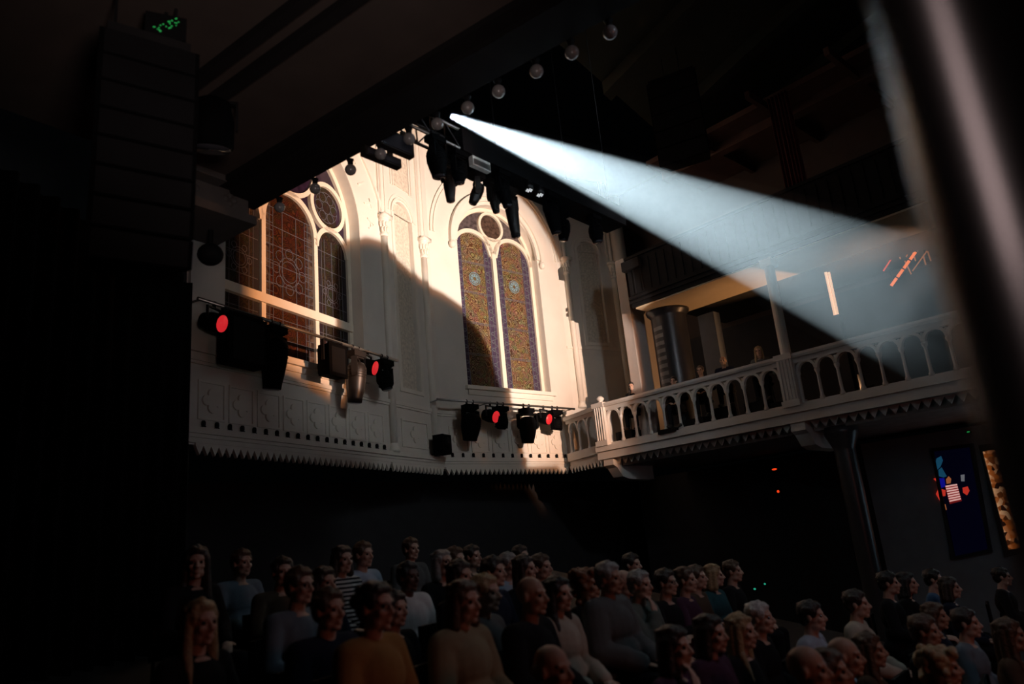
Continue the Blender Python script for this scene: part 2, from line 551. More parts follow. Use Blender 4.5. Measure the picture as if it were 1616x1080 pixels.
def lead(parent, segs, circles, r=0.008, y=YW):
    mb = MB()
    for a, b in segs:
        mb.tube([(a[0], y, a[1]), (b[0], y, b[1])], r, 5)
    for cx, cz, rr in circles:
        mb.tube([(p[0], y, p[1]) for p in ring(cx, cz, rr, 24)], r, 5, closed=True)
    return mb.build('lead_lines', LEADM, parent)


segs = []; circ = []
for zc in [6.5, 6.9, 7.6, 8.0, 8.4, 8.8, 9.2]:
    hw = 0.7 if zc < 8.92 else math.sqrt(max(0, 0.49 - (zc - 8.92) ** 2))
    segs.append(((C1 - hw, zc), (C1 + hw, zc)))
for xx in (-0.56, -0.46, -0.2, 0.2, 0.46, 0.56):
    segs.append(((C1 + xx, 6.12), (C1 + xx, 9.2)))
z = 6.14
while z < 9.1:
    for sg in (-1, 1):
        segs.append(((C1 + sg * 0.46, z), (C1 + sg * 0.7, z)))
    z += 0.16
circ += [(C1, 7.95, 0.30), (C1, 7.95, 0.22)] + [(C1 + 0.38 * math.cos(k * PI / 4), 7.95 + 0.38 * math.sin(k * PI / 4), 0.11) for k in range(8)]
lead(win1, segs, circ, 0.006)
for sg in (-1, 1):
    cx = C1 + sg * 1.33
    segs = [((cx - 0.46, zc), (cx + 0.46, zc)) for zc in (6.5, 6.9, 7.55, 7.95, 8.35, 8.75)]
    segs += [((cx + q, 6.12), (cx + q, 9.05)) for q in (-0.34, -0.24, 0.0, 0.24, 0.34)]
    circ = [(cx, 7.85, 0.15), (cx, 7.85, 0.20)] + [(cx + 0.25 * math.cos(k * PI / 3), 7.85 + 0.25 * math.sin(k * PI / 3), 0.06) for k in range(6)]
    circ += [(C1 + sg * 1.2, 9.84, 0.14), (C1 + sg * 1.2, 9.84, 0.36)] + [(C1 + sg * 1.2 + 0.25 * math.cos(k * PI / 3), 9.84 + 0.25 * math.sin(k * PI / 3), 0.11) for k in range(6)]
    lead(win1, segs, circ, 0.006)


# ------------------------------------------------------------------ piers with colonnettes
def capital(x, z, parent, r=0.11, m=STONE):
    mb = MB()
    mb.lathe([(r * 0.75, -0.50), (r * 0.95, -0.48), (r * 0.95, -0.44), (r * 0.8, -0.42), (r * 0.85, -0.3), (r * 1.25, -0.12), (r * 1.35, -0.06), (r * 1.2, -0.04)], (x, -0.05, z), 16)
    for k in range(6):
        a = PI + k * PI / 5
        mb.ell((x + r * 1.05 * math.cos(a), -0.05 + r * 1.05 * math.sin(a), z - 0.2), (0.035, 0.035, 0.08), None, 8, 6)
        mb.ell((x + r * 0.9 * math.cos(a + 0.3), -0.05 + r * 0.9 * math.sin(a + 0.3), z - 0.34), (0.03, 0.03, 0.07), None, 8, 6)
    mb.box(x - r * 1.5, x + r * 1.5, -0.05 - r * 1.5, 0.02, z - 0.05, z + 0.05)
    return mb.build('capital', m, parent, None, True)


def colonnette(x, z0, z1, parent, r=0.085):
    mb = MB().tube([(x, -0.05, z0), (x, -0.05, z1)], r, 18)
    mb.lathe([(r * 1.5, 0), (r * 1.5, 0.06), (r * 1.2, 0.12), (r, 0.2)], (x, -0.05, z0), 18)
    return mb.build('colonnette', STONE, parent, None, True)


def pier(name, F, label, x0, x1, cols, capz, zbase, pan, lower):
    wl = struct(name, MB().prism([(x0, ZB), (x1, ZB), (x1, ZT), (x0, ZT)], [[(pan[0], zbase), (pan[1], zbase)] + arc((pan[0] + pan[1]) / 2, capz + 0.35, (pan[1] - pan[0]) / 2, 0, 180, 18)], 0.0, 0.10), PLASTER, label, 'wall', F.M)
    MB().box(x0, x1, 0.11, 0.45, ZB, ZT).build('wall_core', PLASTER, wl)
    cx = (pan[0] + pan[1]) / 2; hw = (pan[1] - pan[0]) / 2
    MB().prism(archshape(cx, hw - 0.04, zbase + 0.02, capz + 0.35, 18), [], 0.07, 0.112).build('patterned_panel', FRET, wl)
    mb = MB()
    for q in (0.05, 0.15):
        mb.prism(bandarc(cx, capz + 0.35, hw + q, hw + q + 0.06, 0, 180, 24), [], -0.05 + q * 0.2, 0.01)
    mb.prism([(pan[0] - 0.1, zbase - 0.1), (pan[1] + 0.1, zbase - 0.1), (pan[1] + 0.1, capz + 0.35), (pan[0] - 0.1, capz + 0.35)], [[(pan[0], zbase), (pan[1], zbase), (pan[1], capz + 0.34), (pan[0], capz + 0.34)]], -0.03, 0.005)
    mb.build('panel_moulding', STONE, wl)
    if lower:
        z0, z1 = capz + 1.15, ZT - 0.3
        MB().box(cx - 0.33, cx + 0.33, -0.02, 0.02, z0, z1).build('patterned_panel', FRET, wl)
        mb = MB()
        for q in (0.36, 0.46):
            for sg in (-1, 1):
                mb.box(cx + sg * q - 0.015, cx + sg * q + 0.015, -0.035, 0.01, z0 - 0.05, ZT)
        mb.build('panel_moulding', STONE, wl)
    for x in cols:
        colonnette(x, 4.5 if lower else 6.0, capz - 0.5, wl)
        capital(x, capz, wl)
        mb = MB().tube([(x, -0.02, capz + 0.05), (x, -0.02, ZT)], 0.07, 14)
        mb.box(x - 0.14, x - 0.105, -0.05, 0.01, capz + 0.05, ZT); mb.box(x + 0.105, x + 0.14, -0.05, 0.01, capz + 0.05, ZT)
        mb.build('roll_moulding', STONE, wl)
    return wl


pierP = pier('wall_middle', WP, 'cream plaster pier with two colonnettes between the two stained glass windows', 0.0, WP.L, (0.12, 1.86), 10.15, 6.05, (0.62, 1.42), True)
ledge(WP, 0.0, WP.L, pierP)
zigzag(WP, 0.05, WP.L - 0.05, pierP)
panel_frame(0.5, 1.6, 4.66, 5.30, pierP)
quatrefoil(1.05, 4.98, 0.2, pierP)

# ------------------------------------------------------------------ wall_back : the bay with window_2
C2, W2, S2 = 2.47, 1.52, 10.4
o2 = [(0, ZB), (WW.L, ZB), (WW.L, ZT), (0, ZT)]
wall_back = struct('wall_back', wall_plate(WW, o2, [archshape(C2, W2, 6.40, S2, 32)]), PLASTER,
                   'cream plaster wall bay around the two-light window, in the middle of the hall end', 'wall', WW.M)
ledge(WW, 0.0, 4.5, wall_back)
zigzag(WW, 0.05, 4.35, wall_back)
for i in range(6):
    cx = 0.52 + i * 0.69
    panel_frame(cx - 0.3, cx + 0.3, 4.66, 5.30, wall_back)
    quatrefoil(cx, 4.98, 0.2, wall_back)
mb = MB().prism(bandarc(C2 - 0.05, 10.5, 1.62, 1.76, -3, 183, 48), [], -0.13, 0.01)
mb.prism(bandarc(C2 - 0.05, 10.5, 1.50, 1.62, 0, 180, 48), [], -0.07, 0.01)
for sg in (-1, 1):
    mb.ell((C2 - 0.05 + sg * 1.69, -0.07, 10.34), (0.1, 0.1, 0.12))
mb.build('hood_moulding', STONE, wall_back)
mb = MB().prism(bandarc(C2, 10.6, 2.28, 2.33, 0, 180, 56), [], -0.035, 0.01)
mb.prism(bandarc(C2, 10.6, 2.40, 2.44, 0, 180, 56), [], -0.05, 0.01)
mb.build('relieving_arch', STONE, wall_back)
win2 = struct('window_2', MB().prism(archshape(C2, W2, 6.37, S2, 32), [archshape(C2, W2 - 0.11, 6.47, S2, 32)], YW - 0.05, YW + 0.08), FRAME,
              'arched two-light stained glass window with a round light on top, lit by the spotlight', 'window', WW.M)
tr = MB().box(C2 - 0.07, C2 + 0.07, YW - 0.07, YW + 0.06, 6.4, 10.5)
tr.build('mullion', FRAME, win2)
tr = MB()
for sg in (-1, 1):
    tr.prism(bandarc(C2 + sg * 0.745, 10.35, 0.66, 0.78, 0, 180, 28), [], YW - 0.05, YW + 0.06)
tr.prism(ring(C2, 11.36, 0.47, 40), [ring(C2, 11.36, 0.385, 40)], YW - 0.05, YW + 0.06)
tr.prism([(C2 - 0.14, 10.4), (C2 + 0.14, 10.4), (C2 + 0.34, 11.0), (C2 - 0.34, 11.0)], [], YW - 0.05, YW + 0.06)
tr.build('tracery', FRAME, win2)
sill = MB().box(C2 - W2 - 0.1, C2 + W2 + 0.1, -0.12, YW + 0.1, 6.30, 6.40)
sill.box(C2 - W2 - 0.02, C2 + W2 + 0.02, -0.05, YW, 6.16, 6.31)
sill.build('window_sill', STONE, win2)
for sg in (-1, 1):
    g = glass_mat('scroll_glass', C2 + sg * 0.745, (0.075, 0.05, 0.085), (0.085, 0.04, 0.02), (0.30, 0.23, 0.13), (0.05, 0.035, 0.06), 0.90, 6.47, 0.40)
    MB().prism(archshape(C2 + sg * 0.745, 0.72, 6.42, 10.35, 24), [], YW + 0.01, YW + 0.03).build('glass_pane', g, win2)
g = mat('dark_roundel_glass', (0.09, 0.055, 0.04), 0.3, var=0.7, scale=12)
MB().prism(ring(C2, 11.36, 0.42, 36), [], YW + 0.01, YW + 0.03).build('roundel_pane', g, win2)
g = mat('grey_spandrel_glass', (0.10, 0.08, 0.08), 0.3, var=0.7, scale=9)
MB().prism(archshape(C2, W2 - 0.05, 9.9, S2, 32), [], YW + 0.032, YW + 0.05).build('spandrel_pane', g, win2)
for sg in (-1, 1):
    cx = C2 + sg * 0.745
    segs = [((cx + q, 6.45), (cx + q, 10.5)) for q in (-0.56, -0.42, 0.42, 0.56)]
    circ = []
    for k in range(5):
        z = 6.47 + 0.9 * k
        if k: segs += [((cx - 0.64, z), (cx + 0.64, z)), ((cx - 0.64, z + 0.04), (cx + 0.64, z + 0.04))]
        for sg2 in (-1, 1):
            for q in (0.22, 0.45, 0.68):
                if z + q > 10.6: continue
                circ.append((cx + sg2 * 0.49, z + q, 0.05))
                segs.append(((cx + sg2 * 0.42, z + q), (cx + sg2 * 0.64, z + q + 0.11)))
                segs.append(((cx + sg2 * 0.64, z + q - 0.11), (cx + sg2 * 0.42, z + q)))
    lead(win2, segs, circ, 0.008)
    rs = MB()
    for rr in (0.14, 0.19, 0.07):
        rs.tube([(p[0], YW, p[1]) for p in ring(cx, 6.47 + 0.9 * 3 + 0.45, rr, 24)], 0.012, 5, closed=True)
    for k in range(8):
        rs.ell((cx + 0.105 * math.cos(k * PI / 4), YW, 9.62 + 0.105 * math.sin(k * PI / 4)), (0.03, 0.008, 0.03), None, 8, 6)
    rs.build('blue_rosette', mat('blue_grey_rosette', (0.20, 0.32, 0.36), 0.4, var=0.3, scale=20), win2)

# ------------------------------------------------------------------ wall_right : the pier beyond, next to the balcony
pierQ = pier('wall_right', WQ, 'grey unlit plaster pier with two colonnettes where the hall end meets the balcony', 0.0, WQ.L, (0.28, 2.02), 10.7, 8.05, (0.78, 1.55), False)
mb = MB().box(0.0, WQ.L, -0.03, 0.01, 7.82, 7.9)
mb.box(0.5, 1.85, -0.02, 0.01, 6.2, 7.6)
mb.build('plinth_moulding', STONE, pierQ)
endw = MB().box(0, 0.42, -0.2, 0.4, ZB, ZT)
mb = MB()
mb.tube([(2.28, -0.16, 4.6), (2.28, -0.16, 13.0)], 0.22, 20)
mb.build('engaged_column', PLASTER, pierQ, None, True)

# walls that close the hall (black or unlit in the photograph)
up = Vector((0, 0, 1))
WD = Facet((-8.2, 6.0), (-5.11, 11.3))
struct('wall_side', MB().box(0, WD.L, 0.0, 0.3, -1.5, ZT), DARKWALL, 'black side wall behind the black curtain at far left', 'wall', WD.M)
WU = Facet((-7.6, 14.2), (2.6, 25.6))
struct('wall_rear', MB().box(0, WU.L + 2.2, 0.0, 0.3, -1.5, 4.1), DARKWALL, 'black wall under the apse parapet behind the audience', 'wall', WU.M)
BW = 4.3      # depth of the right-hand balcony
struct('wall_balcony', MB().box(-2.0, 12.5, BW, BW + 0.3, 4.3, 7.9), DARKWALL, 'dark back wall of the right-hand balcony', 'wall', RB.M)
struct('wall_gallery', MB().box(-2.0, 12.5, BW, BW + 0.3, 7.9, ZT), mat('dim_brown_wall', (0.05, 0.035, 0.03), 0.8), 'dim brown back wall of the upper right gallery', 'wall', RB.M)
struct('wall_under', MB().box(-2.0, 4.88, BW - 0.6, BW - 0.3, -1.5, 3.9), DARKWALL, 'black wall under the left half of the right-hand balcony', 'wall', RB.M)
lw = struct('wall_lower', MB().box(4.88, 12.5, BW - 0.6, BW - 0.3, -1.5, 3.9), LOWW, 'blue grey wall with small windows under the right-hand balcony', 'wall', RB.M)

# ------------------------------------------------------------------ right-hand balcony
STONE = mat('dimmed_cream_trim', (0.62, 0.60, 0.56), 0.7, var=0.06, scale=2)  # cream trim darkened in colour so the balcony looks less lit
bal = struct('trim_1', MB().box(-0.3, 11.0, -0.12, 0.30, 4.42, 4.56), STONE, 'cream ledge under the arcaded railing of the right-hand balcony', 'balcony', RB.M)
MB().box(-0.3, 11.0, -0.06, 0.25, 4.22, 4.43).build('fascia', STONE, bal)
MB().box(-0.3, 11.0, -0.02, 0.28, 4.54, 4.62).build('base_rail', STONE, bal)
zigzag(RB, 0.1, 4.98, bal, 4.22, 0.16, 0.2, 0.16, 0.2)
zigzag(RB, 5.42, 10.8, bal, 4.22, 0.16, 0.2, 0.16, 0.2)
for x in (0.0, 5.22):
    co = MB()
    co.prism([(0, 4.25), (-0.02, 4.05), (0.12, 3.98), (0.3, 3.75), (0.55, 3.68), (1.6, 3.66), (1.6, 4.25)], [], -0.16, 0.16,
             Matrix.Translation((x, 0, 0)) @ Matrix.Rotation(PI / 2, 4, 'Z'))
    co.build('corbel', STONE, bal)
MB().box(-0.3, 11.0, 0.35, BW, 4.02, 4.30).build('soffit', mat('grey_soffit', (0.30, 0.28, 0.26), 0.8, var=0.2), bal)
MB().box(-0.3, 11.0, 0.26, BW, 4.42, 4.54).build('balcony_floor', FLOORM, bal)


def arcade(x0, x1, n, parent, z0=4.6, z1=5.60):
    p = (x1 - x0) / n
    hw = p / 2 - 0.035
    holes = [[(x0 + (i + .5) * p - hw, z0 + 0.05), (x0 + (i + .5) * p + hw, z0 + 0.05)] + arc(x0 + (i + .5) * p, 5.42 - hw * 0.9, hw, 0, 180, 16) for i in range(n)]
    zt = 5.47
    # spandrels are pierced, so each bay is an arch band on its own shaft
    mb = MB()
    for i in range(n):
        cx = x0 + (i + .5) * p
        mb.prism(bandarc(cx, 5.42 - hw * 0.9, hw - 0.005, hw + 0.05, 0, 180, 18), [], -0.05, 0.05)
    mb.build('arch_band', STONE, parent)
    for i in range(n + 1):
        x = x0 + i * p
        sb = MB().lathe([(0.055, 0), (0.055, 0.05), (0.04, 0.08), (0.034, 0.12), (0.030, 0.5), (0.034, 0.55), (0.055, 0.60), (0.06, 0.64), (0.04, 0.67), (0.035, 0.82)], (x, 0.0, z0), 10)
        sb.build('baluster', STONE, parent, None, True)


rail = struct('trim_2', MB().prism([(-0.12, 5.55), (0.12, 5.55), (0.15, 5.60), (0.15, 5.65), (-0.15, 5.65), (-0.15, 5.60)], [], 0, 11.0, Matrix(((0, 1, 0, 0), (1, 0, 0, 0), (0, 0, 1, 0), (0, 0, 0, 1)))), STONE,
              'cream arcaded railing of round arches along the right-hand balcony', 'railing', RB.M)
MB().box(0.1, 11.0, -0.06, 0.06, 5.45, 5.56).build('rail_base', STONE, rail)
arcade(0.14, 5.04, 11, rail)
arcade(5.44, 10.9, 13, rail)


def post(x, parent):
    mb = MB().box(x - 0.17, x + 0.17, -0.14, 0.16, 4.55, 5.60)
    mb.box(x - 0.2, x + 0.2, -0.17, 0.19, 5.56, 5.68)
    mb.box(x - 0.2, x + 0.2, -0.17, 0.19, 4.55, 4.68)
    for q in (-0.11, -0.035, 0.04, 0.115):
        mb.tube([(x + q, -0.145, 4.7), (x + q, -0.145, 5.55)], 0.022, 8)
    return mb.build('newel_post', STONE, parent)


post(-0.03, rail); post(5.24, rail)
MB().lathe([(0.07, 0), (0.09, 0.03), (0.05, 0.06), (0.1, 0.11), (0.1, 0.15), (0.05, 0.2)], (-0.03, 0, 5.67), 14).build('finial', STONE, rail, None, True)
# short return of the railing to the apse parapet
RT = Facet((1.34, 20.95), (2.12, 19.50))
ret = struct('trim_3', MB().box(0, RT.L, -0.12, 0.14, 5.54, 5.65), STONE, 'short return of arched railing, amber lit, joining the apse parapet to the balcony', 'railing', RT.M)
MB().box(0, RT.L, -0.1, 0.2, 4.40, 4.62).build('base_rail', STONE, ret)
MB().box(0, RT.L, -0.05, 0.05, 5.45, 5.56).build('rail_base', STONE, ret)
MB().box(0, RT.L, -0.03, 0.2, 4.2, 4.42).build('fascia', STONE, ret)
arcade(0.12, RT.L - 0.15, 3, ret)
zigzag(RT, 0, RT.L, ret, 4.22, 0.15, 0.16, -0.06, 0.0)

# ------------------------------------------------------------------ upper right gallery
gl = struct('trim_4', MB().box(2.5, 12.5, 1.35, 2.9, 7.86, 8.0), GALW, 'ochre soffit beam of the upper right gallery, amber lit from below', 'gallery beam', RB.M @ Matrix.Translation((-1.0, -1.30, 0)))
fas = MB().box(1.42, 11.5, 0.0, 0.12, 7.9, 9.3)
for q in (8.0, 8.12, 9.2):
    fas.box(1.40, 11.5, -0.05, 0.02, q, q + 0.07)
fas.box(1.34, 1.9, -0.12, 0.3, 8.9, 9.15)
for k in range(40):
    fas.box(1.6 + k * 0.25, 1.63 + k * 0.25, -0.02, 0.02, 8.25, 9.1)
struct('trim_5', fas, BLACK, 'black panelled front of the upper right gallery above the ochre beam', 'gallery front', RB.M)
MB().box(2.5, 12.5, 2.9, BW + 1.3, 8.05, 8.2).build('gallery_floor', FLOORM, gl)
gb = MB()
gb.box(1.5, 11.5, 1.5, BW, 12.4, 12.55)
for q in (3.2, 5.2, 7.2, 9.2):
    gb.box(q, q + 0.12, 0.6, BW, 12.2, 12.4)
gb.box(1.5, 11.5, 2.2, 2.5, 12.15, 12.4)
struct('trim_6', gb, mat('red_brown_beam', (0.075, 0.034, 0.024), 0.7, var=0.2), 'dim red brown ceiling beams over the upper right gallery', 'gallery ceiling', RB.M)


def round_column(F, x, y, z0, z1, r, m, label, flutes=False):
    mb = MB().lathe([(r * 1.25, z0), (r * 1.25, z0 + 0.1), (r * 1.05, z0 + 0.18), (r, z0 + 0.25), (r, z0 + 0.27), (r, z1 - 0.22), (r, z1 - 0.2), (r * 1.02, z1 - 0.16), (r * 1.2, z1 - 0.08), (r * 1.25, z1)], (x, y, 0), 32)
    return mb


cb = round_column(RB, 1.75, 1.05, 4.55, 7.88, 0.46, DARKSTEEL, '')
dc = tag(cb.build('column', mat('dark_gloss_column', (0.03, 0.03, 0.033), 0.33, metal=0.1, var=0.15), None, RB.M, True), 'thick dark glossy round column on the balcony holding the ochre beam', 'column', None, 'structure')
rb_ = MB()
for k in range(9):
    rb_.prism(bandarc(0, 0, 0.461, 0.466, 80, 118, 10), [], -0.05, 0.05, Matrix.Translation((1.75, 1.05, 7.35 - k * 0.2)) @ Matrix.Rotation(PI / 2, 4, 'X'))
rb_.build('foil_bands', mat('dull_foil', (0.16, 0.16, 0.16), 0.4, metal=0.5), dc)
mb = MB().box(1.85, 2.35, 2.3, 2.6, 4.55, 7.88)
struct('trim_7', mb, mat('blue_grey_pier', (0.24, 0.26, 0.28), 0.7), 'grey square pier behind the dark round column on the balcony', 'pier', RB.M)
mb = MB().box(0.6, 0.9, 0.6, 1.75, 4.55, 9.6)
struct('trim_8', mb, mat('grey_wall_end', (0.50, 0.44, 0.40), 0.8, var=0.05), 'peach lit wall end beside the dark round column on the balcony', 'wall', RB.M)
mb = MB().tube([(5.24, 0.05, 5.7), (5.24, 0.05, 7.88)], 0.11, 16)
mb.box(5.1, 5.38, -0.1, 0.2, 7.7, 7.88)
struct('trim_9', mb, PLASTER, 'slim pale post standing on the balcony railing in the light beam', 'post', RB.M)

# ------------------------------------------------------------------ floors, ceiling
struct('floor', MB().box(-14, 20, -4, 27, -1.7, -1.5), FLOORM, 'dark floor of the hall under the seating', 'floor')
va = MB()
NV = 20
prof = [(-9 + 22 * i / NV, 13.3 + 3.4 * math.sin(PI * i / NV)) for i in range(NV + 1)]
va.prism(prof + [(p[0], p[1] + 0.3) for p in prof[::-1]], [], -4, 26)
for yy in range(0, 26, 3):
    va.prism([(p[0], p[1] + 0.05) for p in prof] + [(p[0], p[1] - 0.35) for p in prof[::-1]], [], yy, yy + 0.4)
struct('ceiling', va, CEIL, 'dark green ribbed vault over the hall', 'ceiling', Matrix.Rotation(math.radians(-35), 4, 'Z') @ Matrix.Translation((2, 0, 0)))

# ------------------------------------------------------------------ gallery over the camera
s0, s1 = -6.0, SL.L + 0.1
sb = MB().box(s0, SL.L - 0.35, 0.0, 8.0, 6.45, 6.8)
slab = struct('trim_10', sb, SOFFIT, 'dark brown underside of the gallery at upper left, edged with globe bulbs', 'gallery soffit', SL.M)
MB().box(s0, SL.L - 0.3, -0.06, 0.36, 6.34, 7.2).build('edge_beam', SOFFITB, slab)
cof = MB()
for q in (1.35, 1.6, 3.4, 3.6):
    cof.box(s0, SL.L - 0.4, q, q + 0.1, 6.37, 6.46)
cof.box(s0, SL.L - 0.4, 0.36, 0.52, 6.39, 6.46)
cof.build('soffit_moulding', SOFFITB, slab)
cs = MB().box(SL.L - 0.45, SL.L + 0.25, 0.12, 1.1, 6.10, 6.48)
cs.box(SL.L - 0.55, SL.L + 0.25, 0.08, 1.1, 6.02, 6.12)
cs.box(SL.L - 0.62, SL.L + 0.25, 0.5, 1.1, 6.38, 6.50)
cons = cs.build('console', CAPST, slab)
for k in range(2):
    a = MB()
    for j in range(4):
        a.ell((SL.L - 0.45, 0.35 + k * 0.45 + 0.05 * math.cos(j * PI / 2), 6.28 + 0.05 * math.sin(j * PI / 2)), (0.02, 0.04, 0.04), None, 8, 6)
    a.build('rosette', CAPST, cons)


# ================================================================== THINGS
def frame_to(loc, direction, upv=Vector((0, 0, 1))):
    """matrix whose local -z looks along direction"""
    q = Vector(direction).to_track_quat('-Z', 'Y')
    return Matrix.Translation(loc) @ q.to_matrix().to_4x4()


# ------------------------------------------------------------------ the profile spot that lights the apse, with an added plate cut to shape the light pool
tgt = WP.hit(668, 410)
SM = frame_to(SPOT, tgt - SPOT)
SMi = SM.inverted()
PD = 0.5


def facet_for(px):
    return WL if px < 600 else WP if px < 690 else WW


def to_plate(px, py, F=None, d=0.0):
    F = F or facet_for(px)
    p = SMi @ F.hit(px, py, d)
    k = PD / -p.z
    return (p.x * k, p.y * k)


HOLE = [(396, 300), (404, 380), (408, 470), (420, 540), (440, 572), (532, 630), (541, 628), (541, 560), (543, 470), (546, 395), (556, 380), (578, 374),
        (600, 380), (622, 402), (660, 437), (700, 463), (738, 490), (765, 518), (782, 552), (793, 590), (806, 630), (818, 680), (829, 730), (831, 739),
        (880, 737)]
hole = [to_plate(*p) for p in HOLE]
hole += [to_plate(985, 750, RB), to_plate(985, 628, RB)]
hole += [to_plate(x, y, WW if x < 905 else WQ) for x, y in [(938, 640), (933, 600), (925, 545), (906, 480), (886, 420), (866, 375), (842, 335), (810, 300), (770, 240), (720, 150), (640, 60), (560, 60), (480, 120), (410, 200)]]
ps = empty('profile_spotlight', SM, 'black profile spotlight on the right, on a tall stand, aimed at the stained glass', 'spotlight')
PX = [p[0] for p in hole]; PY = [p[1] for p in hole]
big = [(-0.62, -0.62), (0.62, -0.62), (0.62, 0.62), (-0.62, 0.62)]
Mxy = Matrix(((1, 0, 0, 0), (0, 0, 1, 0), (0, 1, 0, -PD), (0, 0, 0, 1)))
MB().prism(big, [hole], -0.002, 0.002, Mxy).build('added_mask_plate', BLACK, ps)
hb = MB()
hb.prism([(-0.64, -0.64), (0.64, -0.64), (0.64, 0.64), (-0.64, 0.64)], [[(-0.62, -0.62), (0.62, -0.62), (0.62, 0.62), (-0.62, 0.62)]], -0.25, 0.01, Mxy)
hb.build('hood', BLACKM, ps)
hb = MB().lathe([(0.16, 0.12), (0.17, 0.2), (0.17, 0.6), (0.12, 0.7)], (0, 0, 0), 20)
hb.build('lamp_housing', BLACKM, ps, None, True)
hb = MB()
for a in range(4):
    cxy = (0.62 * (1 if a in (0, 3) else -1), 0.62 * (1 if a < 2 else -1))
    hb.tube([(cxy[0] * 0.2, cxy[1] * 0.2, 0.2), (cxy[0], cxy[1], -PD + 0.2)], 0.012, 6)
hb.tube([(0, 0.17, 0.4), (0, 0.75, 0.4), (0, 0.75, 0.5)], 0.02, 6)
hb.build('yoke', DARKSTEEL, ps)
sb0 = SM @ Vector((0, 0.75, 0.5)); sb0 = Vector((sb0.x, sb0.y, -1.5))
st_ = MB().tube([SMi @ sb0, SM.inverted() @ (SM @ Vector((0, 0.75, 0.5)))], 0.035, 10)
for a in range(3):
    st_.tube([SMi @ (sb0 + Vector((0.6 * math.cos(a * 2.1), 0.6 * math.sin(a * 2.1), 0.02))), SMi @ (sb0 + Vector((0, 0, 0.7)))], 0.02, 8)
st_.build('stand', DARKSTEEL, ps)
la = lamp('profile_white_light', 'SPOT', SPOT, WW.hit(703, 450), WHITE_POWER, (1.0, 0.98, 0.93), spot_size=math.radians(60), spot_blend=1.0, shadow_soft_size=0.0028)
lb = lamp('profile_amber_light', 'SPOT', SPOT, WL.hit(585, 430), ORANGE_POWER, (1.0, 0.38, 0.13), spot_size=math.radians(92), spot_blend=0.6, shadow_soft_size=0.011)


# ------------------------------------------------------------------ moving heads and other fixtures
def moving_head(M, h, tilt, pan, label, group, m=BLACKM, nm='moving_head_light', r=0.17):
    o = empty(nm, M, label, 'stage light', group)
    cl = MB()
    for sx in (-0.1, 0.1):
        cl.tube([(sx, 0.035 * math.cos(a * PI / 4), 0.035 * math.sin(a * PI / 4)) for a in range(8)], 0.014, 6, closed=True)
        cl.box(sx - 0.018, sx + 0.018, -0.02, 0.02, -0.09, -0.03)
    cl.box(-0.12, 0.12, -0.016, 0.016, -0.095, -0.07)
    cl.build('clamp', DARKSTEEL, o)
    b = MB().box(-0.19, 0.19, -0.12, 0.12, -0.20, -0.085)
    b.box(-0.15, 0.15, -0.09, 0.09, -0.23, -0.2)
    b.build('base', m, o)
    P = Matrix.Rotation(pan, 4, 'Z')
    yk = MB()
    for sx in (-1, 1):
        yk.prism([(sx * (r + 0.02), -0.23), (sx * (r + 0.07), -0.24), (sx * (r + 0.075), -0.56), (sx * (r + 0.04), -0.62), (sx * (r + 0.015), -0.56)], [], -0.06, 0.06, P)
    yk.box(-r - 0.07, r + 0.07, -0.06, 0.06, -0.27, -0.23, P)
    yk.build('yoke', m, o)
    T = P @ Matrix.Translation((0, 0, -0.52)) @ Matrix.Rotation(tilt, 4, 'X')
    L = h - 0.52
    hd = MB().lathe([(r * 0.35, 0.22), (r * 0.75, 0.19), (r * 0.97, 0.1), (r, 0.0), (r * 0.98, -L * 0.3), (r * 0.86, -L * 0.62), (r * 0.74, -L * 0.86), (r * 0.70, -L)], (0, 0, 0), 22, T)
    for k in range(4):
        hd.lathe([(r * 1.0, 0.06 - k * 0.05), (r * 1.03, 0.05 - k * 0.05), (r * 1.0, 0.04 - k * 0.05)], (0, 0, 0), 22, T)
    he = hd.build('head', m, o, None, True)
    MB().lathe([(r * 0.62, -L - 0.012), (r * 0.64, -L + 0.01)], (0, 0, 0), 20, T).build('lens', LENS, he, None, True)
    return o


def flood_light(M, wd, ht, label, group):
    o = empty('flood_light', M, label, 'stage light', group)
    b = MB().box(-wd / 2, wd / 2, -0.1, 0.14, -ht, -0.12)
    b.box(-wd / 2 - 0.02, wd / 2 + 0.02, -0.14, -0.1, -ht - 0.02, -0.10)
    b.build('housing', BLACKM, o)
    f = MB()
    for k in range(9):
        f.box(-wd / 2 + 0.03 + k * (wd - 0.06) / 9, -wd / 2 + 0.04 + k * (wd - 0.06) / 9, 0.14, 0.18, -ht + 0.05, -0.17)
    f.build('cooling_fins', BLACKM, o)
    MB().prism([(-wd / 2 + 0.05, -ht + 0.05), (wd / 2 - 0.05, -ht + 0.05), (wd / 2 - 0.05, -0.17), (-wd / 2 + 0.05, -0.17)], [], -0.148, -0.135).build('front_glass', BLACK, o)
    y = MB()
    for sx in (-1, 1):
        y.box(sx * wd / 2 - 0.015 + sx * 0.03, sx * wd / 2 + 0.015 + sx * 0.03, -0.03, 0.03, -ht * 0.6, -0.02)
    y.box(-wd / 2 - 0.03, wd / 2 + 0.03, -0.03, 0.03, -0.03, 0.0)
    y.build('yoke', DARKSTEEL, o)
    return o


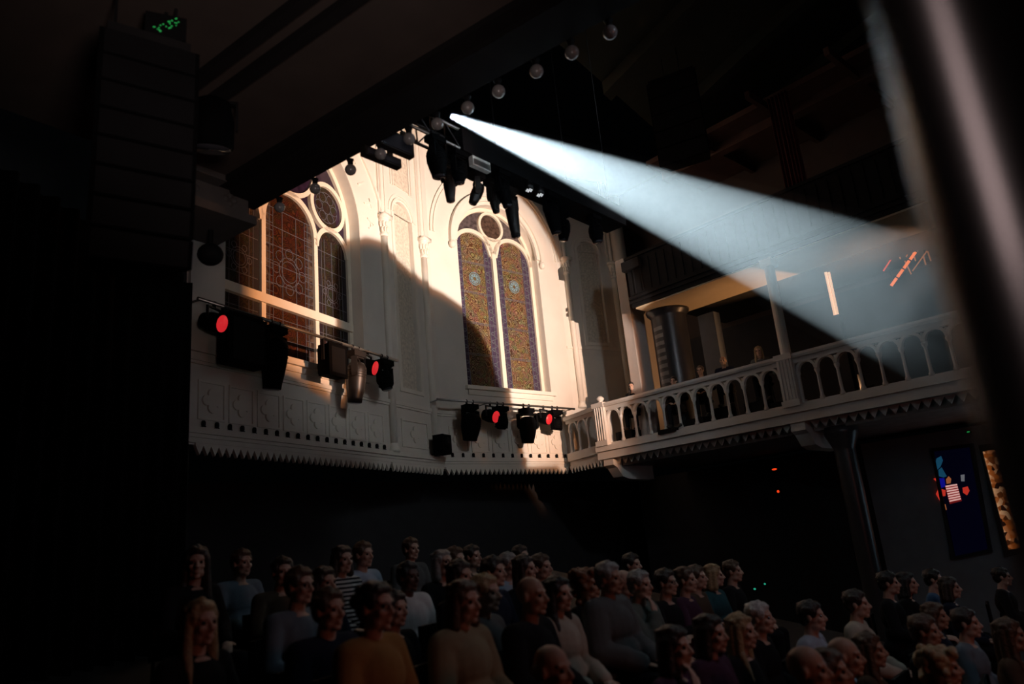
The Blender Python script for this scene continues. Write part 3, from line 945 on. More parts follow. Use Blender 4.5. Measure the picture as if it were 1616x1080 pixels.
def par_light(M, pan, tilt, label, group, red=True, m=BLACKM, s=1.0):
    o = empty('par_light', M, label, 'stage light', group)
    MB().box(-0.02, 0.02, -0.02, 0.02, -0.08 * s, 0.03).build('clamp', DARKSTEEL, o)
    P = Matrix.Rotation(pan, 4, 'Z')
    y = MB()
    for sx in (-1, 1):
        y.box(sx * 0.15 * s - 0.01, sx * 0.15 * s + 0.01, -0.02, 0.02, -0.27 * s, -0.06 * s, P)
    y.box(-0.15 * s, 0.15 * s, -0.02, 0.02, -0.08 * s, -0.06 * s, P)
    y.build('yoke', DARKSTEEL, o)
    T = P @ Matrix.Translation((0, 0, -0.27 * s)) @ Matrix.Rotation(tilt, 4, 'X')
    b = MB().lathe([(0.05 * s, 0.2 * s), (0.11 * s, 0.17 * s), (0.135 * s, 0.05 * s), (0.135 * s, -0.12 * s), (0.12 * s, -0.13 * s)], (0, 0, 0), 20, T)
    b.build('barrel', m, o, None, True)
    MB().lathe([(0.118 * s, -0.137 * s), (0.122 * s, -0.115 * s)], (0, 0, 0), 20, T).build('lens', REDLED if red else LENS, o, None, True)
    return o


def light_bar(F, p0, p1, d, n_brackets, label, over=0.1):
    x0, z0 = F.sz(*p0, d); x1, z1 = F.sz(*p1, d)
    z = (z0 + z1) / 2
    o = empty('lighting_bar', F.M @ Matrix.Translation(((x0 + x1) / 2, d, z)), label, 'lighting bar')
    L = (x1 - x0) / 2
    MB().tube([(-L, 0, 0), (L, 0, 0)], 0.03, 12).build('pipe', STEEL, o, None, True)
    for k in range(n_brackets):
        x = -L + 0.06 + (2 * L - 0.12) * k / (n_brackets - 1)
        b = MB().box(x - 0.02, x + 0.02, 0.0, -d + 0.31, -0.02, 0.02) if False else MB().tube([(x, 0, 0), (x, -d - 0.0, 0.0)], 0.018, 8)
        b.build('bracket', STEEL, o, None, True)
    return o, z


D1 = -0.55
barL, zL = light_bar(WL, (312, 481), (627, 563), D1, 2, 'pale pipe carrying stage lights across the three-light window')
barR, zR = light_bar(WW, (690, 637), (906, 640), D1, 4, 'pale pipe carrying stage lights under the two-light window')


def on_bar(F, z, px, py=None, d=D1):
    """point of the bar seen at column px"""
    lo, hi = -2.0, 8.0
    for _ in range(40):
        mid = (lo + hi) / 2
        p = F.w(mid, d, z) - Vector(EYE)
        X = 808 + FPX * p.dot(_R) / p.dot(_F)
        if X < px: lo = mid
        else: hi = mid
    return F.M @ Matrix.Translation((lo, d, z))


GL_ = 'stage lights on the bar across the left window'
GR_ = 'stage lights on the bar under the middle window'
par_light(on_bar(WL, zL, 338), math.radians(14), math.radians(-72), 'small red lit stage light at the left end of the left bar', GL_, True, s=1.15)
flood_light(on_bar(WL, zL, 383), 0.78, 0.92, 'large black square flood light next to the red lamp on the left bar', GL_)
moving_head(on_bar(WL, zL, 434), 1.18, math.radians(6), 0.2, 'large black moving head in front of the amber glass of the left window', GL_, r=0.22)
flood_light(on_bar(WL, zL, 524), 0.50, 0.72, 'black square flood light beside the right mullion of the left window', GL_)
moving_head(on_bar(WL, zL, 561), 1.12, math.radians(5), 0.5, 'grey lit moving head at the right jamb of the left window', GL_, m=GREYM, r=0.2)
par_light(on_bar(WL, zL, 580), math.radians(14), math.radians(-72), 'small red lit stage light beside the grey moving head', GL_, True, s=1.2)
moving_head(on_bar(WL, zL, 606), 0.72, math.radians(-14), 0.0, 'small black moving head at the right end of the left bar', GL_, r=0.16)
moving_head(on_bar(WW, zR, 741), 0.98, math.radians(10), 0.3, 'large black moving head at the left of the middle bar', GR_, r=0.25)
par_light(on_bar(WW, zR, 773), math.radians(14), math.radians(-72), 'red lit stage light between the two large heads of the middle bar', GR_, True, s=1.25)
moving_head(on_bar(WW, zR, 789), 0.66, math.radians(12), 0.4, 'small black moving head beside the red lamp under the middle window', GR_, r=0.17)
moving_head(on_bar(WW, zR, 830), 1.0, math.radians(10), -0.2, 'large black moving head on the edge of the bright patch', GR_, r=0.23)
par_light(on_bar(WW, zR, 857), math.radians(14), math.radians(-72), 'red lit stage light in the bright patch of the middle bar', GR_, True, s=1.2)
moving_head(on_bar(WW, zR, 875), 0.62, math.radians(12), 0.3, 'small black moving head at the right end of the middle bar', GR_, r=0.16)
# small speaker on the ledge
o = empty('monitor_speaker', WP.M @ Matrix.Translation((1.72, -0.32, 4.52)), 'small black speaker clamped on the ledge between the two bays', 'speaker')
MB().box(-0.2, 0.2, -0.14, 0.14, 0.0, 0.46).build('cabinet', BLACKM, o)
MB().lathe([(0.13, 0), (0.14, 0.01)], (0, 0, 0), 20, Matrix.Translation((0, -0.155, 0.26)) @ Matrix.Rotation(PI / 2, 4, 'X')).build('cone', BLACK, o, None, True)
MB().box(-0.04, 0.04, 0.1, 0.3, -0.02, 0.04).build('bracket', DARKSTEEL, o)

# lamp sockets along the ledge
sk = MB().box(-0.035, 0.035, -0.035, 0.035, 0.0, 0.03)
sk.lathe([(0.03, 0.03), (0.045, 0.05), (0.045, 0.11), (0.03, 0.14)], (0, 0, 0), 12)
base = sk.build('lamp_socket', BLACK)
k = 0
for F, nm, xs in ((WL, 'three-light', [0.22 + i * 0.272 for i in range(19)]), (WW, 'two-light', [0.25 + i * 0.331 for i in range(13)])):
    for i, x in enumerate(xs):
        s_ = base if k == 0 else base.copy()
        if k: COL.objects.link(s_)
        s_.matrix_world = F.M @ Matrix.Translation((x, -0.055, 4.52)) @ Matrix.Scale(0.8, 4)
        tag(s_, '%s black lamp socket from the left on the ledge below the %s window' % (ORD[i], nm), 'lamp socket', 'lamp sockets on the parapet ledge')
        k += 1

# ------------------------------------------------------------------ truss with its fixtures
KT = 0.64                    # size of the small club truss and its lamps
TF = Facet((-1.68 * KT, 10.4 * KT), (2.32 * KT, 15.1 * KT))
ZTR = 2.3 + 6.25 * KT + 0.27
ts = empty('lighting_truss', TF.M @ Matrix.Translation((0, 0, ZTR)), 'black box truss full of stage lights in front of the apse', 'truss')
X0, X1 = -0.55, 4.2
for yy, zz in ((-0.11, 0), (0.11, 0), (-0.11, 0.24), (0.11, 0.24)):
    MB().tube([(X0, yy, zz), (X1, yy, zz)], 0.018, 10).build('chord', STEEL if (yy < 0) else DARKSTEEL, ts, None, True)
br = MB()
nb = 22
for k in range(nb):
    xa, xb = X0 + (X1 - X0) * k / nb, X0 + (X1 - X0) * (k + 1) / nb
    a, b = (0, 0.24) if k % 2 else (0.24, 0)
    for yy in (-0.11, 0.11):
        br.tube([(xa, yy, a), (xb, yy, b)], 0.009, 6)
    br.tube([(xa, -0.11, 0), (xb, 0.11, 0)], 0.009, 6); br.tube([(xa, -0.11, 0.24), (xb, 0.11, 0.24)], 0.009, 6)
br.build('lacing', DARKSTEEL, ts)
cv = MB()
for x in (0.2, 1.7, 3.1, 4.1):
    cv.tube([(x, 0, 0.24), (x, 0, 7.6)], 0.008, 6)
cv.build('hanging_chain', BLACK, ts)
mt = MB().box(0.95, X1, -0.17, 0.17, -0.05, 0.23)
mt.build('cable_tray', BLACK, ts)


def on_truss(px, y=-0.17):
    z = ZTR
    lo, hi = -3.0, 9.0
    for _ in range(40):
        mid = (lo + hi) / 2
        p = TF.w(mid, y, z) - Vector(EYE)
        X = 808 + FPX * p.dot(_R) / p.dot(_F)
        if X < px: lo = mid
        else: hi = mid
    return TF.M @ Matrix.Translation((lo, y, z - 0.022)) @ Matrix.Scale(0.53, 4)


GT = 'stage lights hung on the truss'
moving_head(on_truss(686), 0.95, math.radians(-4), 0.5, 'largest black moving head on the truss, hanging over the pier', GT, r=0.2)
moving_head(on_truss(706, 0.11), 1.0, math.radians(0), 0.0, 'slim brown moving head right of the largest one', GT, m=GREYM, r=0.13)
moving_head(on_truss(722, -0.11), 0.78, math.radians(5), 0.2, 'short black moving head, third along the truss', GT, r=0.15)
o = empty('strobe_panel', on_truss(756, -0.13), 'white lit rectangular strobe panel on the truss', 'stage light', GT)
MB().box(-0.27, 0.27, -0.06, 0.06, -0.28, -0.06).build('housing', WPANEL, o)
MB().box(-0.25, 0.25, -0.07, -0.06, -0.26, -0.13).build('tube_row', STEEL, o)
MB().box(-0.03, 0.03, -0.03, 0.03, -0.07, 0.05).build('clamp', DARKSTEEL, o)
moving_head(on_truss(750, 0.11), 0.82, math.radians(25), 0.9, 'brown moving head turned aside behind the white strobe panel', GT, m=GREYM, r=0.13)
moving_head(on_truss(776, 0.11), 0.86, math.radians(-6), 0.1, 'small brown moving head right of the white strobe panel', GT, m=GREYM, r=0.11)
moving_head(on_truss(790, -0.11), 0.95, math.radians(-12), 0.2, 'black moving head over the hood of the middle window', GT, r=0.15)
moving_head(on_truss(803, 0.11), 1.3, math.radians(-4), 0.1, 'long dark moving head hanging in front of the window arch', GT, m=GREYM, r=0.15)
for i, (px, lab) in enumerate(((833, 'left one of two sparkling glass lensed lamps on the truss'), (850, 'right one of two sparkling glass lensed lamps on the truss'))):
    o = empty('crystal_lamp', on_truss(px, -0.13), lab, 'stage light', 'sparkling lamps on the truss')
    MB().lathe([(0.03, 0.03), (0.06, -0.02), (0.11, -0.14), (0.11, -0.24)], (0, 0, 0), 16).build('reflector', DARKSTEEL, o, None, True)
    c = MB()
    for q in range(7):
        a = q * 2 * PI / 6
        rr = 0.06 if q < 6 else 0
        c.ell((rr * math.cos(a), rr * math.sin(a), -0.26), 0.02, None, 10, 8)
    c.build('lens_cluster', mat('glint_glow_glass', (0.8, 0.8, 0.82), 0.06, emit=(0.95, 0.98, 1.0), estr=0.5), o)  # weak glow stands in for glints on the lens glass
moving_head(on_truss(866, -0.11), 1.12, math.radians(-8), 0.0, 'black moving head hanging lowest at the right of the truss', GT, r=0.17)
moving_head(on_truss(886, 0.11), 0.85, math.radians(8), 0.4, 'short black moving head second from the right end of the truss', GT, r=0.16)
moving_head(on_truss(936, -0.07), 0.8, math.radians(-5), 0.2, 'black moving head at the far right end of the truss under the beam', GT, r=0.18)
# flat battens near the left end
for px0, py0, px1, py1, hh, yy, lab in ((572, 232, 630, 266, 0.10, 0.19, 'dark flat led batten nearest the wall at the left end of the truss'),
                                       (596, 205, 650, 247, 0.20, 0.06, 'dark flat panel batten above the other at the left end of the truss')):
    xa, za = TF.sz(px0, py0, yy); xb, zb = TF.sz(px1, py1, yy)
    o = empty('led_batten', TF.M @ Matrix.Translation(((xa + xb) / 2, yy, (za + zb) / 2)), lab, 'stage light', 'battens at the left end of the truss')
    l = (xb - xa) / 2
    MB().box(-l, l, -0.04, 0.04, -hh / 2, hh / 2).build('housing', GREYM, o)
    MB().box(-l + 0.03, l - 0.03, -0.045, -0.04, -hh / 2 + 0.02, hh / 2 - 0.02).build('lens_strip', LENS, o)
    MB().box(l * 0.4, l * 0.4 + 0.05, -0.02, 0.02, hh / 2, ZTR - (za + zb) / 2 + 0.02 if ZTR > (za + zb) / 2 + hh / 2 else hh / 2 + 0.1).build('hanger', STEEL, o)

# ------------------------------------------------------------------ globe bulbs along the gallery edge
BX = [(441, 312), (497, 287), (553, 261), (600, 233), (645, 208), (689, 182), (737, 155), (785, 126), (845, 97), (900, 63), (960, 32)]
b0 = None
for i, (px, py) in enumerate(BX):
    x, z = SL.sz(px, py, -0.10)
    Mb = SL.M @ Matrix.Translation((x, -0.10, 6.235))
    lab = '%s frosted globe bulb from the lower left along the dark gallery edge' % ORD[i]
    if b0 is None:
        b0 = empty('globe_bulb', Mb)
        MB().lathe([(0.022, 0.05), (0.028, 0.06), (0.03, 0.09), (0.04, 0.115)], (0, 0, 0), 14).build('socket', BLACK, b0, None, True)
        MB().ell((0, 0, 0), 0.06, None, 22, 14).build('globe', BULB, b0, None, True)
        o = b0
    else:
        o = copy_tree(b0); o.matrix_world = Mb
    tag(o, lab, 'light bulb', 'globe bulbs along the gallery edge')

# spotlight that makes the visible beam
bd = (beam_to - beam_from).normalized()
o = empty('followspot', frame_to(beam_from, bd), 'black spotlight at the gallery edge throwing the white beam to the right', 'spotlight')
MB().lathe([(0.075, 0.06), (0.085, 0.07), (0.085, 0.32), (0.06, 0.38)], (0, 0, 0), 18).build('barrel', BLACKM, o, None, True)
MB().lathe([(0.07, 0.058), (0.072, 0.066)], (0, 0, 0), 18).build('lens', LENS, o, None, True)
MB().tube([(0.1, 0, 0.2), (0.1, 0.12, 0.2), (-0.1, 0.12, 0.2), (-0.1, 0, 0.2)], 0.01, 6).build('yoke', DARKSTEEL, o)

# ------------------------------------------------------------------ haze lit by the beam
hz_len = 11.0
h0, h1 = 0.07, hz_len * math.tan(math.radians(8.2))
hm = MB()
prof = [(h0, -0.1), (0.07 + 0.45 * h1, -hz_len * 0.45), (h1, -hz_len)]
hm.lathe(prof, (0, 0, 0), 28)
hv = bpy.data.materials.new('smoke_haze'); hv.use_nodes = True
nt = hv.node_tree; nt.nodes.remove(nt.nodes['Principled BSDF'])
out = nt.nodes['Material Output']
vsn = nt.nodes.new('ShaderNodeVolumeScatter'); vsn.inputs['Color'].default_value = (0.93, 0.97, 1.0, 1); vsn.inputs['Anisotropy'].default_value = 0.1
tc = nt.nodes.new('ShaderNodeTexCoord'); no = nt.nodes.new('ShaderNodeTexNoise')
no.inputs['Scale'].default_value = 0.55; no.inputs['Detail'].default_value = 4; no.inputs['Distortion'].default_value = 0.6
nt.links.new(tc.outputs['Object'], no.inputs['Vector'])
sp = nt.nodes.new('ShaderNodeSeparateXYZ'); nt.links.new(tc.outputs['Object'], sp.inputs[0])
mr = nt.nodes.new('ShaderNodeMapRange')      # smoke is thick and patchy over the balcony, even near the lamp
mr.inputs[1].default_value = -4.0; mr.inputs[2].default_value = -7.5; mr.inputs[3].default_value = 0.0; mr.inputs[4].default_value = 1.0
nt.links.new(sp.outputs[2], mr.inputs[0])
r2 = nt.nodes.new('ShaderNodeMapRange'); r2.inputs[1].default_value = 0.36; r2.inputs[2].default_value = 0.66; r2.inputs[3].default_value = 0.05; r2.inputs[4].default_value = 2.0
nt.links.new(no.outputs['Fac'], r2.inputs[0])
mixn = nt.nodes.new('ShaderNodeMix'); mixn.data_type = 'FLOAT'; mixn.inputs[2].default_value = 1.0
nt.links.new(mr.outputs[0], mixn.inputs[0]); nt.links.new(r2.outputs[0], mixn.inputs[3])
mu = nt.nodes.new('ShaderNodeMath'); mu.operation = 'MULTIPLY'; mu.inputs[1].default_value = 0.056
fd = nt.nodes.new('ShaderNodeMapRange'); fd.inputs[1].default_value = -4.6; fd.inputs[2].default_value = -7.9; fd.inputs[3].default_value = 1.0; fd.inputs[4].default_value = 0.0
nt.links.new(sp.outputs[2], fd.inputs[0])
m2 = nt.nodes.new('ShaderNodeMath'); m2.operation = 'MULTIPLY'; nt.links.new(mu.outputs[0], m2.inputs[0]); nt.links.new(fd.outputs[0], m2.inputs[1])
nt.links.new(mixn.outputs[0], mu.inputs[0]); nt.links.new(m2.outputs[0], vsn.inputs['Density'])
nt.links.new(vsn.outputs[0], out.inputs['Volume'])
hz = hm.build('haze', hv, None, frame_to(beam_from, bd))
bmx = bmesh.new(); bmx.from_mesh(hz.data); bmesh.ops.recalc_face_normals(bmx, faces=bmx.faces); bmx.to_mesh(hz.data); bmx.free()
tag(hz, 'pale drifting smoke haze lit by the spotlight beam', 'haze', None, 'stuff')

# ------------------------------------------------------------------ near column, columns under the balcony
az = math.radians(39.2); pd_ = 0.66
pc = MB().lathe([(0.13, -1.5), (0.13, -1.35), (0.091, -1.25), (0.091, -1.24), (0.091, -1.0), (0.091, 6.0), (0.091, 6.9), (0.091, 7.0)], (pd_ * math.sin(az), pd_ * math.cos(az), 0), 64)
tag(pc.build('column', PILLAR, None, None, True), 'blurred glossy brown column close to the camera at right', 'column', None, 'structure')
x, z = RB.sz(1352, 800, 0.6)
lc = MB().lathe([(0.3, -1.5), (0.3, -1.3), (0.21, -1.1), (0.21, -1.05), (0.21, 3.55), (0.21, 3.6), (0.34, 3.9), (0.34, 4.05)], (x, 0.6, 0), 32)
tag(lc.build('column', COLM, None, RB.M, True), 'slim dark column under the right-hand balcony with a pale highlight', 'column', None, 'structure')

# ------------------------------------------------------------------ small windows in the lower wall
YL = BW - 0.6


def rbp(px, py, d=YL - 0.03):
    return RB.sz(px, py, d)


def flat(pxs, d0, d1, name, m, parent):
    return MB().prism([rbp(*p, d=(d0 + d1) / 2) for p in pxs], [], d0, d1).build(name, m, parent)


w3 = struct('window_3', MB().prism([rbp(1469, 708), rbp(1536, 700), rbp(1566, 872), rbp(1502, 884)], [[rbp(1474, 713), rbp(1531, 706), rbp(1560, 867), rbp(1508, 878)]], YL - 0.08, YL), mat('dark_window_frame', (0.03, 0.03, 0.035), 0.6),
            'dark narrow picture window with red, white and blue shapes under the balcony', 'window', RB.M)
flat([(1473, 712), (1532, 705), (1561, 868), (1507, 879)], YL - 0.03, YL - 0.015, 'dark_pane', mat('dark_blue_pane', (0.01, 0.01, 0.05), 0.3, emit=(0.02, 0.02, 0.25), estr=0.012), w3)
bl = mat('blue_pane', (0.02, 0.1, 0.2), 0.3, emit=(0.02, 0.16, 0.30), estr=0.28)
bl2 = mat('deep_blue_pane', (0.02, 0.02, 0.3), 0.3, emit=(0.01, 0.01, 0.5), estr=0.35)
rd = mat('red_pane', (0.4, 0.03, 0.02), 0.3, emit=(0.85, 0.05, 0.03), estr=0.5)
wh = mat('pink_white_pane', (0.7, 0.5, 0.5), 0.3, emit=(1.0, 0.55, 0.5), estr=0.6)
br_ = mat('brown_pane', (0.3, 0.12, 0.05), 0.3, emit=(0.6, 0.18, 0.06), estr=0.4)
flat([(1478, 724), (1485, 720), (1488, 727), (1484, 737), (1479, 742), (1476, 733)], YL - 0.045, YL - 0.03, 'blue_piece', bl, w3)
flat([(1481, 742), (1486, 738), (1494, 752), (1489, 754), (1482, 752)], YL - 0.045, YL - 0.03, 'blue_piece', bl, w3)
flat([(1482, 755), (1490, 755), (1492, 768), (1485, 771)], YL - 0.045, YL - 0.03, 'blue_piece', bl2, w3)
flat([(1473, 756), (1479, 754), (1483, 762), (1483, 771), (1492, 774), (1492, 783), (1486, 784), (1489, 796), (1484, 792), (1477, 780), (1480, 774), (1480, 762)], YL - 0.045, YL - 0.03, 'red_piece', rd, w3)
flat([(1493, 757), (1497, 752), (1501, 756), (1500, 763), (1494, 764)], YL - 0.045, YL - 0.03, 'brown_piece', br_, w3)
flat([(1519, 770), (1527, 768), (1530, 775), (1526, 782), (1520, 778)], YL - 0.045, YL - 0.03, 'red_piece', rd, w3)
flat([(1487, 797), (1492, 796), (1494, 805), (1488, 806)], YL - 0.045, YL - 0.03, 'brown_piece', br_, w3)
flat([(1516, 750), (1522, 749), (1522, 760), (1517, 760)], YL - 0.045, YL - 0.03, 'grey_piece', mat('grey_pane', (0.2, 0.2, 0.22), 0.3, emit=(0.35, 0.36, 0.4), estr=0.3), w3)
# striped piece: alternating thin white and red bars
for k in range(7):
    t0, t1 = k / 7, (k + 0.6) / 7
    def lerp(a, b, t): return (a[0] + (b[0] - a[0]) * t, a[1] + (b[1] - a[1]) * t)
    A0, A1, B0, B1 = (1492, 767), (1499, 794), (1510, 764), (1517, 790)
    flat([lerp(A0, A1, t0), lerp(B0, B1, t0), lerp(B0, B1, t1), lerp(A0, A1, t1)], YL - 0.05, YL - 0.035, 'white_stripe', wh, w3)
flat([(1491, 767), (1510, 764), (1518, 791), (1499, 796)], YL - 0.04, YL - 0.03, 'red_piece', mat('dark_red_pane', (0.3, 0.02, 0.02), 0.3, emit=(0.5, 0.03, 0.03), estr=0.2), w3)

og = bpy.data.materials.new('orange_mosaic_glass'); og.use_nodes = True
nt = og.node_tree; b = nt.nodes['Principled BSDF']
tc = nt.nodes.new('ShaderNodeTexCoord'); vo = nt.nodes.new('ShaderNodeTexVoronoi'); vo.inputs['Scale'].default_value = 11
nt.links.new(tc.outputs['Object'], vo.inputs['Vector'])
sc_ = nt.nodes.new('ShaderNodeSeparateColor'); nt.links.new(vo.outputs['Color'], sc_.inputs[0])
rp = nt.nodes.new('ShaderNodeValToRGB')
rp.color_ramp.elements[0].position = 0.1; rp.color_ramp.elements[0].color = (0.02, 0.006, 0.004, 1)
rp.color_ramp.elements[1].position = 1.0; rp.color_ramp.elements[1].color = (1.0, 0.55, 0.28, 1)
e = rp.color_ramp.elements.new(0.5); e.color = (0.55, 0.13, 0.02, 1)
nt.links.new(sc_.outputs[0], rp.inputs[0]); nt.links.new(rp.outputs[0], b.inputs['Base Color']); nt.links.new(rp.outputs[0], b.inputs['Emission Color'])
b.inputs['Emission Strength'].default_value = 0.75
w4 = struct('window_4', MB().prism([rbp(1545, 703), rbp(1600, 696), rbp(1640, 868), rbp(1586, 880)], [[rbp(1551, 713), rbp(1594, 706), rbp(1630, 862), rbp(1592, 868)]], YL - 0.08, YL), mat('dark_window_frame', (0.03, 0.03, 0.035), 0.6),
            'narrow lit window of orange mosaic glass at far right under the balcony', 'window', RB.M)
flat([(1550, 712), (1595, 705), (1631, 863), (1592, 869)], YL - 0.03, YL - 0.01, 'orange_pane', og, w4)


# ------------------------------------------------------------------ glowing things in the balcony
def rb_tube(name, p0, p1, d, r, m, parent=None):
    a = RB.sz(*p0, d); b = RB.sz(*p1, d)
    return MB().tube([(a[0], d, a[1]), (b[0], d, b[1])], r, 8).build(name, m, parent, None, True)


o = empty('strip_lamp', RB.M, 'warm white upright strip lamp glowing through the haze on the balcony', 'lamp')
rb_tube('tube', (1303, 430), (1318, 499), 2.4, 0.035, WARMT, o); rb_tube('tube', (1308, 430), (1323, 501), 2.4, 0.03, WARMT, o)
xa, za = RB.sz(1320, 500, 2.4)
MB().box(xa - 0.1, xa + 0.1, 2.3, 2.5, 4.54, za + 0.02).build('stand', DARKSTEEL, o)
o = empty('neon_lattice', RB.M, 'orange glowing slanted tube with thin amber cross bars at the right of the balcony', 'neon lamp')
for k in range(5):
    p0 = (1455 - k * 10.0, 384 + k * 13.8); p1 = (1455 - k * 10.0 - 8.6, 384 + k * 13.8 + 12)
    rb_tube('tube', p0, p1, 3.4, 0.036, AMBER, o)
for p0, p1 in (((1417, 397), (1421, 409)), ((1438, 391), (1445, 412)), ((1428, 412), (1438, 433)), ((1444, 386), (1447, 392)), ((1461, 383), (1463, 389)), ((1463, 396), (1440, 428)), ((1464, 397), (1469, 412)), ((1457, 404), (1461, 418)), ((1436, 392), (1430, 406))):
    rb_tube('cross_bar', p0, p1, 3.4, 0.016, AMBERD, o)
rb_tube('short_tube', (1407, 408), (1394, 428), 3.4, 0.02, mat('red_tube', (0.5, 0.05, 0.03), 0.4, emit=(1.0, 0.08, 0.03), estr=0.5), o)
fm_ = MB(); xa, za = RB.sz(1455, 384, 3.45); xb, zb = RB.sz(1410, 452, 3.45)
fm_.tube([(xa, 3.47, za), (xa, 3.47, 7.86)], 0.015, 6); fm_.tube([(xb, 3.47, zb), (xb, 3.47, 7.86)], 0.015, 6); fm_.tube([(xa, 3.47, za), (xb, 3.47, zb)], 0.02, 6)
fm_.build('hanger_frame', DARKSTEEL, o)


o = empty('added_amber_light', RB.M @ Matrix.Translation((5.6, 3.3, 5.0)), 'added amber floor light with black spill-blocking flags hidden behind the balcony railing', 'stage light')
MB().box(-0.12, 0.22, -0.15, 0.25, -0.36, -0.12).build('housing', BLACKM, o)
MB().box(-0.15, 0.25, -0.18, 0.28, -0.46, -0.36).build('base', BLACKM, o)
bd_ = MB()
E1 = Vector((-math.cos(math.radians(41)) * 0.26, -math.sin(math.radians(41)) * 0.26, 0)); E2 = Vector((0.16, -0.24, 0))
E3 = Vector((-math.cos(math.radians(16)) * 0.26, -math.sin(math.radians(16)) * 0.26, 0)); E4 = Vector((-0.2, 0.22, 0))
for a_, b__, zt_ in ((E1, E2, 0.155), (E3, E4, 0.5)):
    nn = Vector((b__.y - a_.y, a_.x - b__.x, 0)).normalized() * 0.006
    bd_.add([a_ + nn + Vector((0, 0, -0.2)), b__ + nn + Vector((0, 0, -0.2)), b__ + nn + Vector((0, 0, zt_)), a_ + nn + Vector((0, 0, zt_)),
             a_ - nn + Vector((0, 0, -0.2)), b__ - nn + Vector((0, 0, -0.2)), b__ - nn + Vector((0, 0, zt_)), a_ - nn + Vector((0, 0, zt_))],
            [(0, 1, 2, 3), (5, 4, 7, 6), (0, 4, 5, 1), (3, 2, 6, 7), (1, 5, 6, 2), (0, 3, 7, 4)])
bd_.build('spill_flag', BLACK, o)  # flags added to keep amber spill off the apse walls


def indicator(px, py, d, wd, ht, m, label, cat='indicator light'):
    x, z = RB.sz(px, py, d)
    o = empty('indicator_light', RB.M @ Matrix.Translation((x, d, z)), label, cat)
    MB().box(-wd * 0.7, wd * 0.7, 0.0, YL - d, -ht * 0.8, ht * 0.8).build('housing', BLACK, o)
    MB().ell((0, 0, 0), (wd / 2, 0.012, ht / 2), None, 14, 8).build('glow', m, o, None, True)
    return o


indicator(1222, 741, YL - 0.1, 0.15, 0.05, REDIND, 'flat red glowing light high on the dark wall under the balcony')
indicator(1228, 776, YL - 0.1, 0.075, 0.07, REDIND, 'small round red light just below the flat red light')
indicator(1191, 930, YL - 0.1, 0.08, 0.05, TEALL, 'left one of two small green lights low behind the audience')
indicator(1207, 922, YL - 0.1, 0.06, 0.05, TEALL, 'right one of two small green lights low behind the audience')
indicator(1528, 682, YL - 0.1, 0.06, 0.03, GREENL, 'tiny green light under the balcony at right')


# ------------------------------------------------------------------ black curtain and loudspeakers at the left
def curtain(name, a, b, z0, ztop_a, ztop_b, m, label, amp=0.07, waves=26):
    a = Vector((a[0], a[1], 0)); b = Vector((b[0], b[1], 0))
    u = (b - a); L = u.length; u.normalize(); n = Vector((u.y, -u.x, 0))
    N = waves * 8
    vs_ = []; fs_ = []
    rows = 6
    for j in range(rows + 1):
        for i in range(N + 1):
            t = i / N
            p = a + u * (L * t) + n * (amp * math.sin(2 * PI * waves * t + 0.6 * math.sin(9 * t)) * (0.75 + 0.25 * j / rows))
            zt = ztop_a + (ztop_b - ztop_a) * t
            vs_.append((p.x, p.y, z0 + (zt - z0) * j / rows))
    for j in range(rows):
        for i in range(N):
            q = j * (N + 1) + i
            fs_.append((q, q + 1, q + N + 2, q + N + 1))
    mb = MB().add(vs_, fs_)
    o = mb.build(name, m, None, None, True)
    sm = o.modifiers.new('cloth_thickness', 'SOLIDIFY'); sm.thickness = 0.01
    return tag(o, label, 'curtain')


def plan(px, py, dist):
    d = ray(px, py); h = math.hypot(d.x, d.y)
    return Vector((d.x / h * dist, d.y / h * dist, 0)), EYE[2] + d.z / h * dist


pe, ze = plan(302, 447, 9.0)
p2, z2 = plan(256, 405, 8.0)
curtain('black_curtain', (-6.6, 2.6), (pe.x, pe.y), -1.5, 7.4, ze, CURT, 'tall black curtain hanging in heavy folds at the left of the hall', waves=30)
pe2, ze2 = plan(291, 690, 9.6)


def line_array(px, py0, py1, dist, n, wd, ht, label, lean, top=6.45):
    p, z = plan(px, py0, dist)
    o = empty('line_array', Matrix.Translation((p.x, p.y, z)) @ Matrix.Rotation(math.atan2(-p.x, p.y) + lean, 4, 'Z'), label, 'loudspeaker')
    _, zb = plan(px, py1, dist)
    step = (z - zb) / n
    y = 0.0; ang = 0.0
    zz = 0.0
    for k in range(n):
        ang = math.radians(0.5 + 0.7 * k * k * 0.25)
        T = Matrix.Translation((0, y, zz - step / 2)) @ Matrix.Rotation(ang, 4, 'X')
        c = MB()
        c.add([T @ Vector(q) for q in [(-wd / 2, -0.25, -step * .49), (wd / 2, -0.25, -step * .49), (wd / 2, -0.25, step * .49), (-wd / 2, -0.25, step * .49),
                                       (-wd / 2 + .12, 0.3, -step * .40), (wd / 2 - .12, 0.3, -step * .40), (wd / 2 - .12, 0.3, step * .40), (-wd / 2 + .12, 0.3, step * .40)]],
              [(0, 1, 2, 3), (5, 4, 7, 6), (0, 4, 5, 1), (3, 2, 6, 7), (1, 5, 6, 2), (0, 3, 7, 4)])
        cb_ = c.build('cabinet', CURT, o)
        g = MB().box(-wd / 2 + 0.03, wd / 2 - 0.03, -0.262, -0.252, -step * .44, step * .44, T)
        g.build('grille', BLACK, cb_)
        y += math.sin(ang) * step * 0.9
        zz -= step * math.cos(ang) * 0.995
    MB().box(-wd / 2 + 0.05, wd / 2 - 0.05, -0.2, 0.2, 0.0, 0.1).build('flying_frame', DARKSTEEL, o)
    MB().tube([(-0.2, 0, 0.1), (-0.2, 0, top - z)], 0.012, 6).build('chain', DARKSTEEL, o)
    MB().tube([(0.2, 0, 0.1), (0.2, 0, top - z)], 0.012, 6).build('chain', DARKSTEEL, o)
    return o


